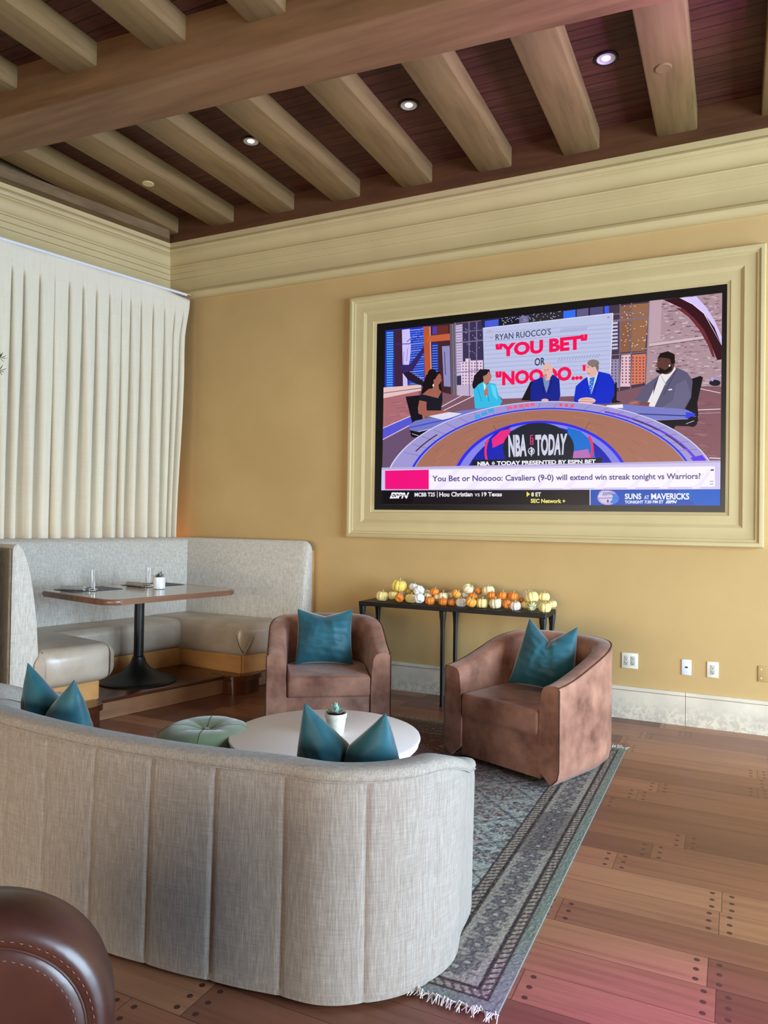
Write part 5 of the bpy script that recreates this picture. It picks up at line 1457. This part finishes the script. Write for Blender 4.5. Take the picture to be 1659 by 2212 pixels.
for cx, cy, w_, colr, row, ls_, tilt, lab in PK:
    px, py = 780+cx/3.7705, 1240+cy/3.7705
    yrow = {0: 5.325, 1: 5.405, 2: 5.48, 3: 5.40, 3.2: 5.45, 3.4: 5.475}[row]
    p = on_y(px, py, yrow)
    wm = w_/3.7705*(p.dot(fw) - CAMZ*fw.z)/FPX*1.0
    flat = .78
    tr = rad(tilt)
    hh_ = wm*.5*(flat*abs(math.cos(tr))+abs(math.sin(tr)))
    if row in (0, 1, 2): p.z = max(KZ+hh_*.97, p.z) if row else KZ+hh_*.97
    if row in (0,):
        q = on_z(px, py, p.z); p.x = q.x; p.y = min(max(q.y, 5.285), 5.36)
        q = on_y(px, py, p.y); p.x = q.x
    key = (ls_, rp.randrange(3))
    if key not in pkm:
        pkm[key] = (pk_mesh([9, 10, 8][key[1]], flat, key[1]), stem_mesh(ls_))
    rm, sm = pkm[key]
    t = empty('mini_pumpkin', p, 0, lab, 'pumpkin', 'mini pumpkins on the black console table')
    t.rotation_euler = (rad(rp.uniform(-8, 8))+(-tr if tilt > 30 and cx % 2 == 0 else 0), tr if not (tilt > 30 and cx % 2 == 0) else 0, rp.uniform(-.6, .6)); t.scale = (wm, wm, wm)
    me = rm.copy(); me.materials.append(PKM[colr]); o = bpy.data.objects.new('rind', me); C.objects.link(o); o.parent = t
    ms = sm.copy(); ms.materials.append(M['stem']); o = bpy.data.objects.new('stem', ms); C.objects.link(o); o.parent = t

# ------------------------------------------------------------ olive tree whose twigs reach in at the left edge
tp = WL(.86, -3.05, ZP)
ot = empty('olive_tree', tp, 0, 'dark olive twigs reaching in at the left edge in front of the curtain', 'plant')
bm = bmesh.new(); lathe(bm, [(.12, 0), (.13, .01), (.17, .32), (.175, .34), (.16, .34), (.155, .30), (0, .30)], 32, cap1=False); obj('pot', bm, M['clay'], ot)
tips = []
dcam = on_y(0, 0, 1)
def left_pt(px, py, s):
    d = wpos(px, py); o = Vector((0, 0, CAMZ)); k = (WL(s, 0)-o).dot(NN)/d.dot(NN); return o+d*k
T1 = left_pt(2, 772, .95); T2 = left_pt(1, 800, .95)
bm = bmesh.new(); tube(bm, [(0, 0, .28), (.02, .01, .9), (-.03, .02, 1.5), (0, 0, 1.9)], [.022, .018, .012, .008], 8)
rr = random.Random(2)
leaves = []
for T in (T1, T2):
    e = T-tp; tube(bm, [(-.03, .02, 1.4+.2*(T is T1)), (e.x*.5-.02, e.y*.5, e.z-.10), tuple(e)], [.009, .005, .002], 6)
for k in range(14):
    a = rr.uniform(0, 6.28); z0 = rr.uniform(1.0, 1.85); r_ = rr.uniform(.15, .32)
    q = (r_*math.cos(a), r_*math.sin(a), z0+rr.uniform(.05, .35))
    if q[0]*NN.x*-1 > 9: continue
    e = Vector(q); w2 = tp+e
    dd = (w2-Vector((0, 0, CAMZ))); pxx = W_/2+FPX*dd.dot(rt)/dd.dot(fw)
    if pxx > -12: continue
    tube(bm, [(-.01, .01, z0), (q[0]*.5, q[1]*.5, z0+.08), q], [.006, .004, .002], 5)
    for j in range(34):
        u = j/34; b = Vector((-.01, .01, z0)).lerp(e, .35+.65*u); leaves.append((b, (rr.uniform(-1, 1), rr.uniform(-1, 1), rr.uniform(-.5, 1)), rr.uniform(.035, .055)))
obj('trunk', bm, M['bark'], ot)
bm = bmesh.new()
def rdir(dx, dz): return rt*dx+Vector((0, 0, dz))
for T, dirs in ((T1, ((-.3, 1), (.5, .9), (.9, .35), (1, -.12), (.6, -.7), (.1, 1.2))), (T2, ((.9, .25), (.9, -.45), (.75, -.6), (.4, -1), (.5, .7)))):
    for dx, dz in dirs: leaves.append((T-tp+rdir(rr.uniform(-.008, .004), rr.uniform(-.008, .008)), rdir(dx, dz), rr.uniform(.032, .048)))
leaf0 = []
for b, d_, L_ in leaves: leaf_bm(bm, b, d_, L_, .0048, .08, 4)
tagit(obj('foliage', bm, M['olive_leaf'], ot), kind='stuff')
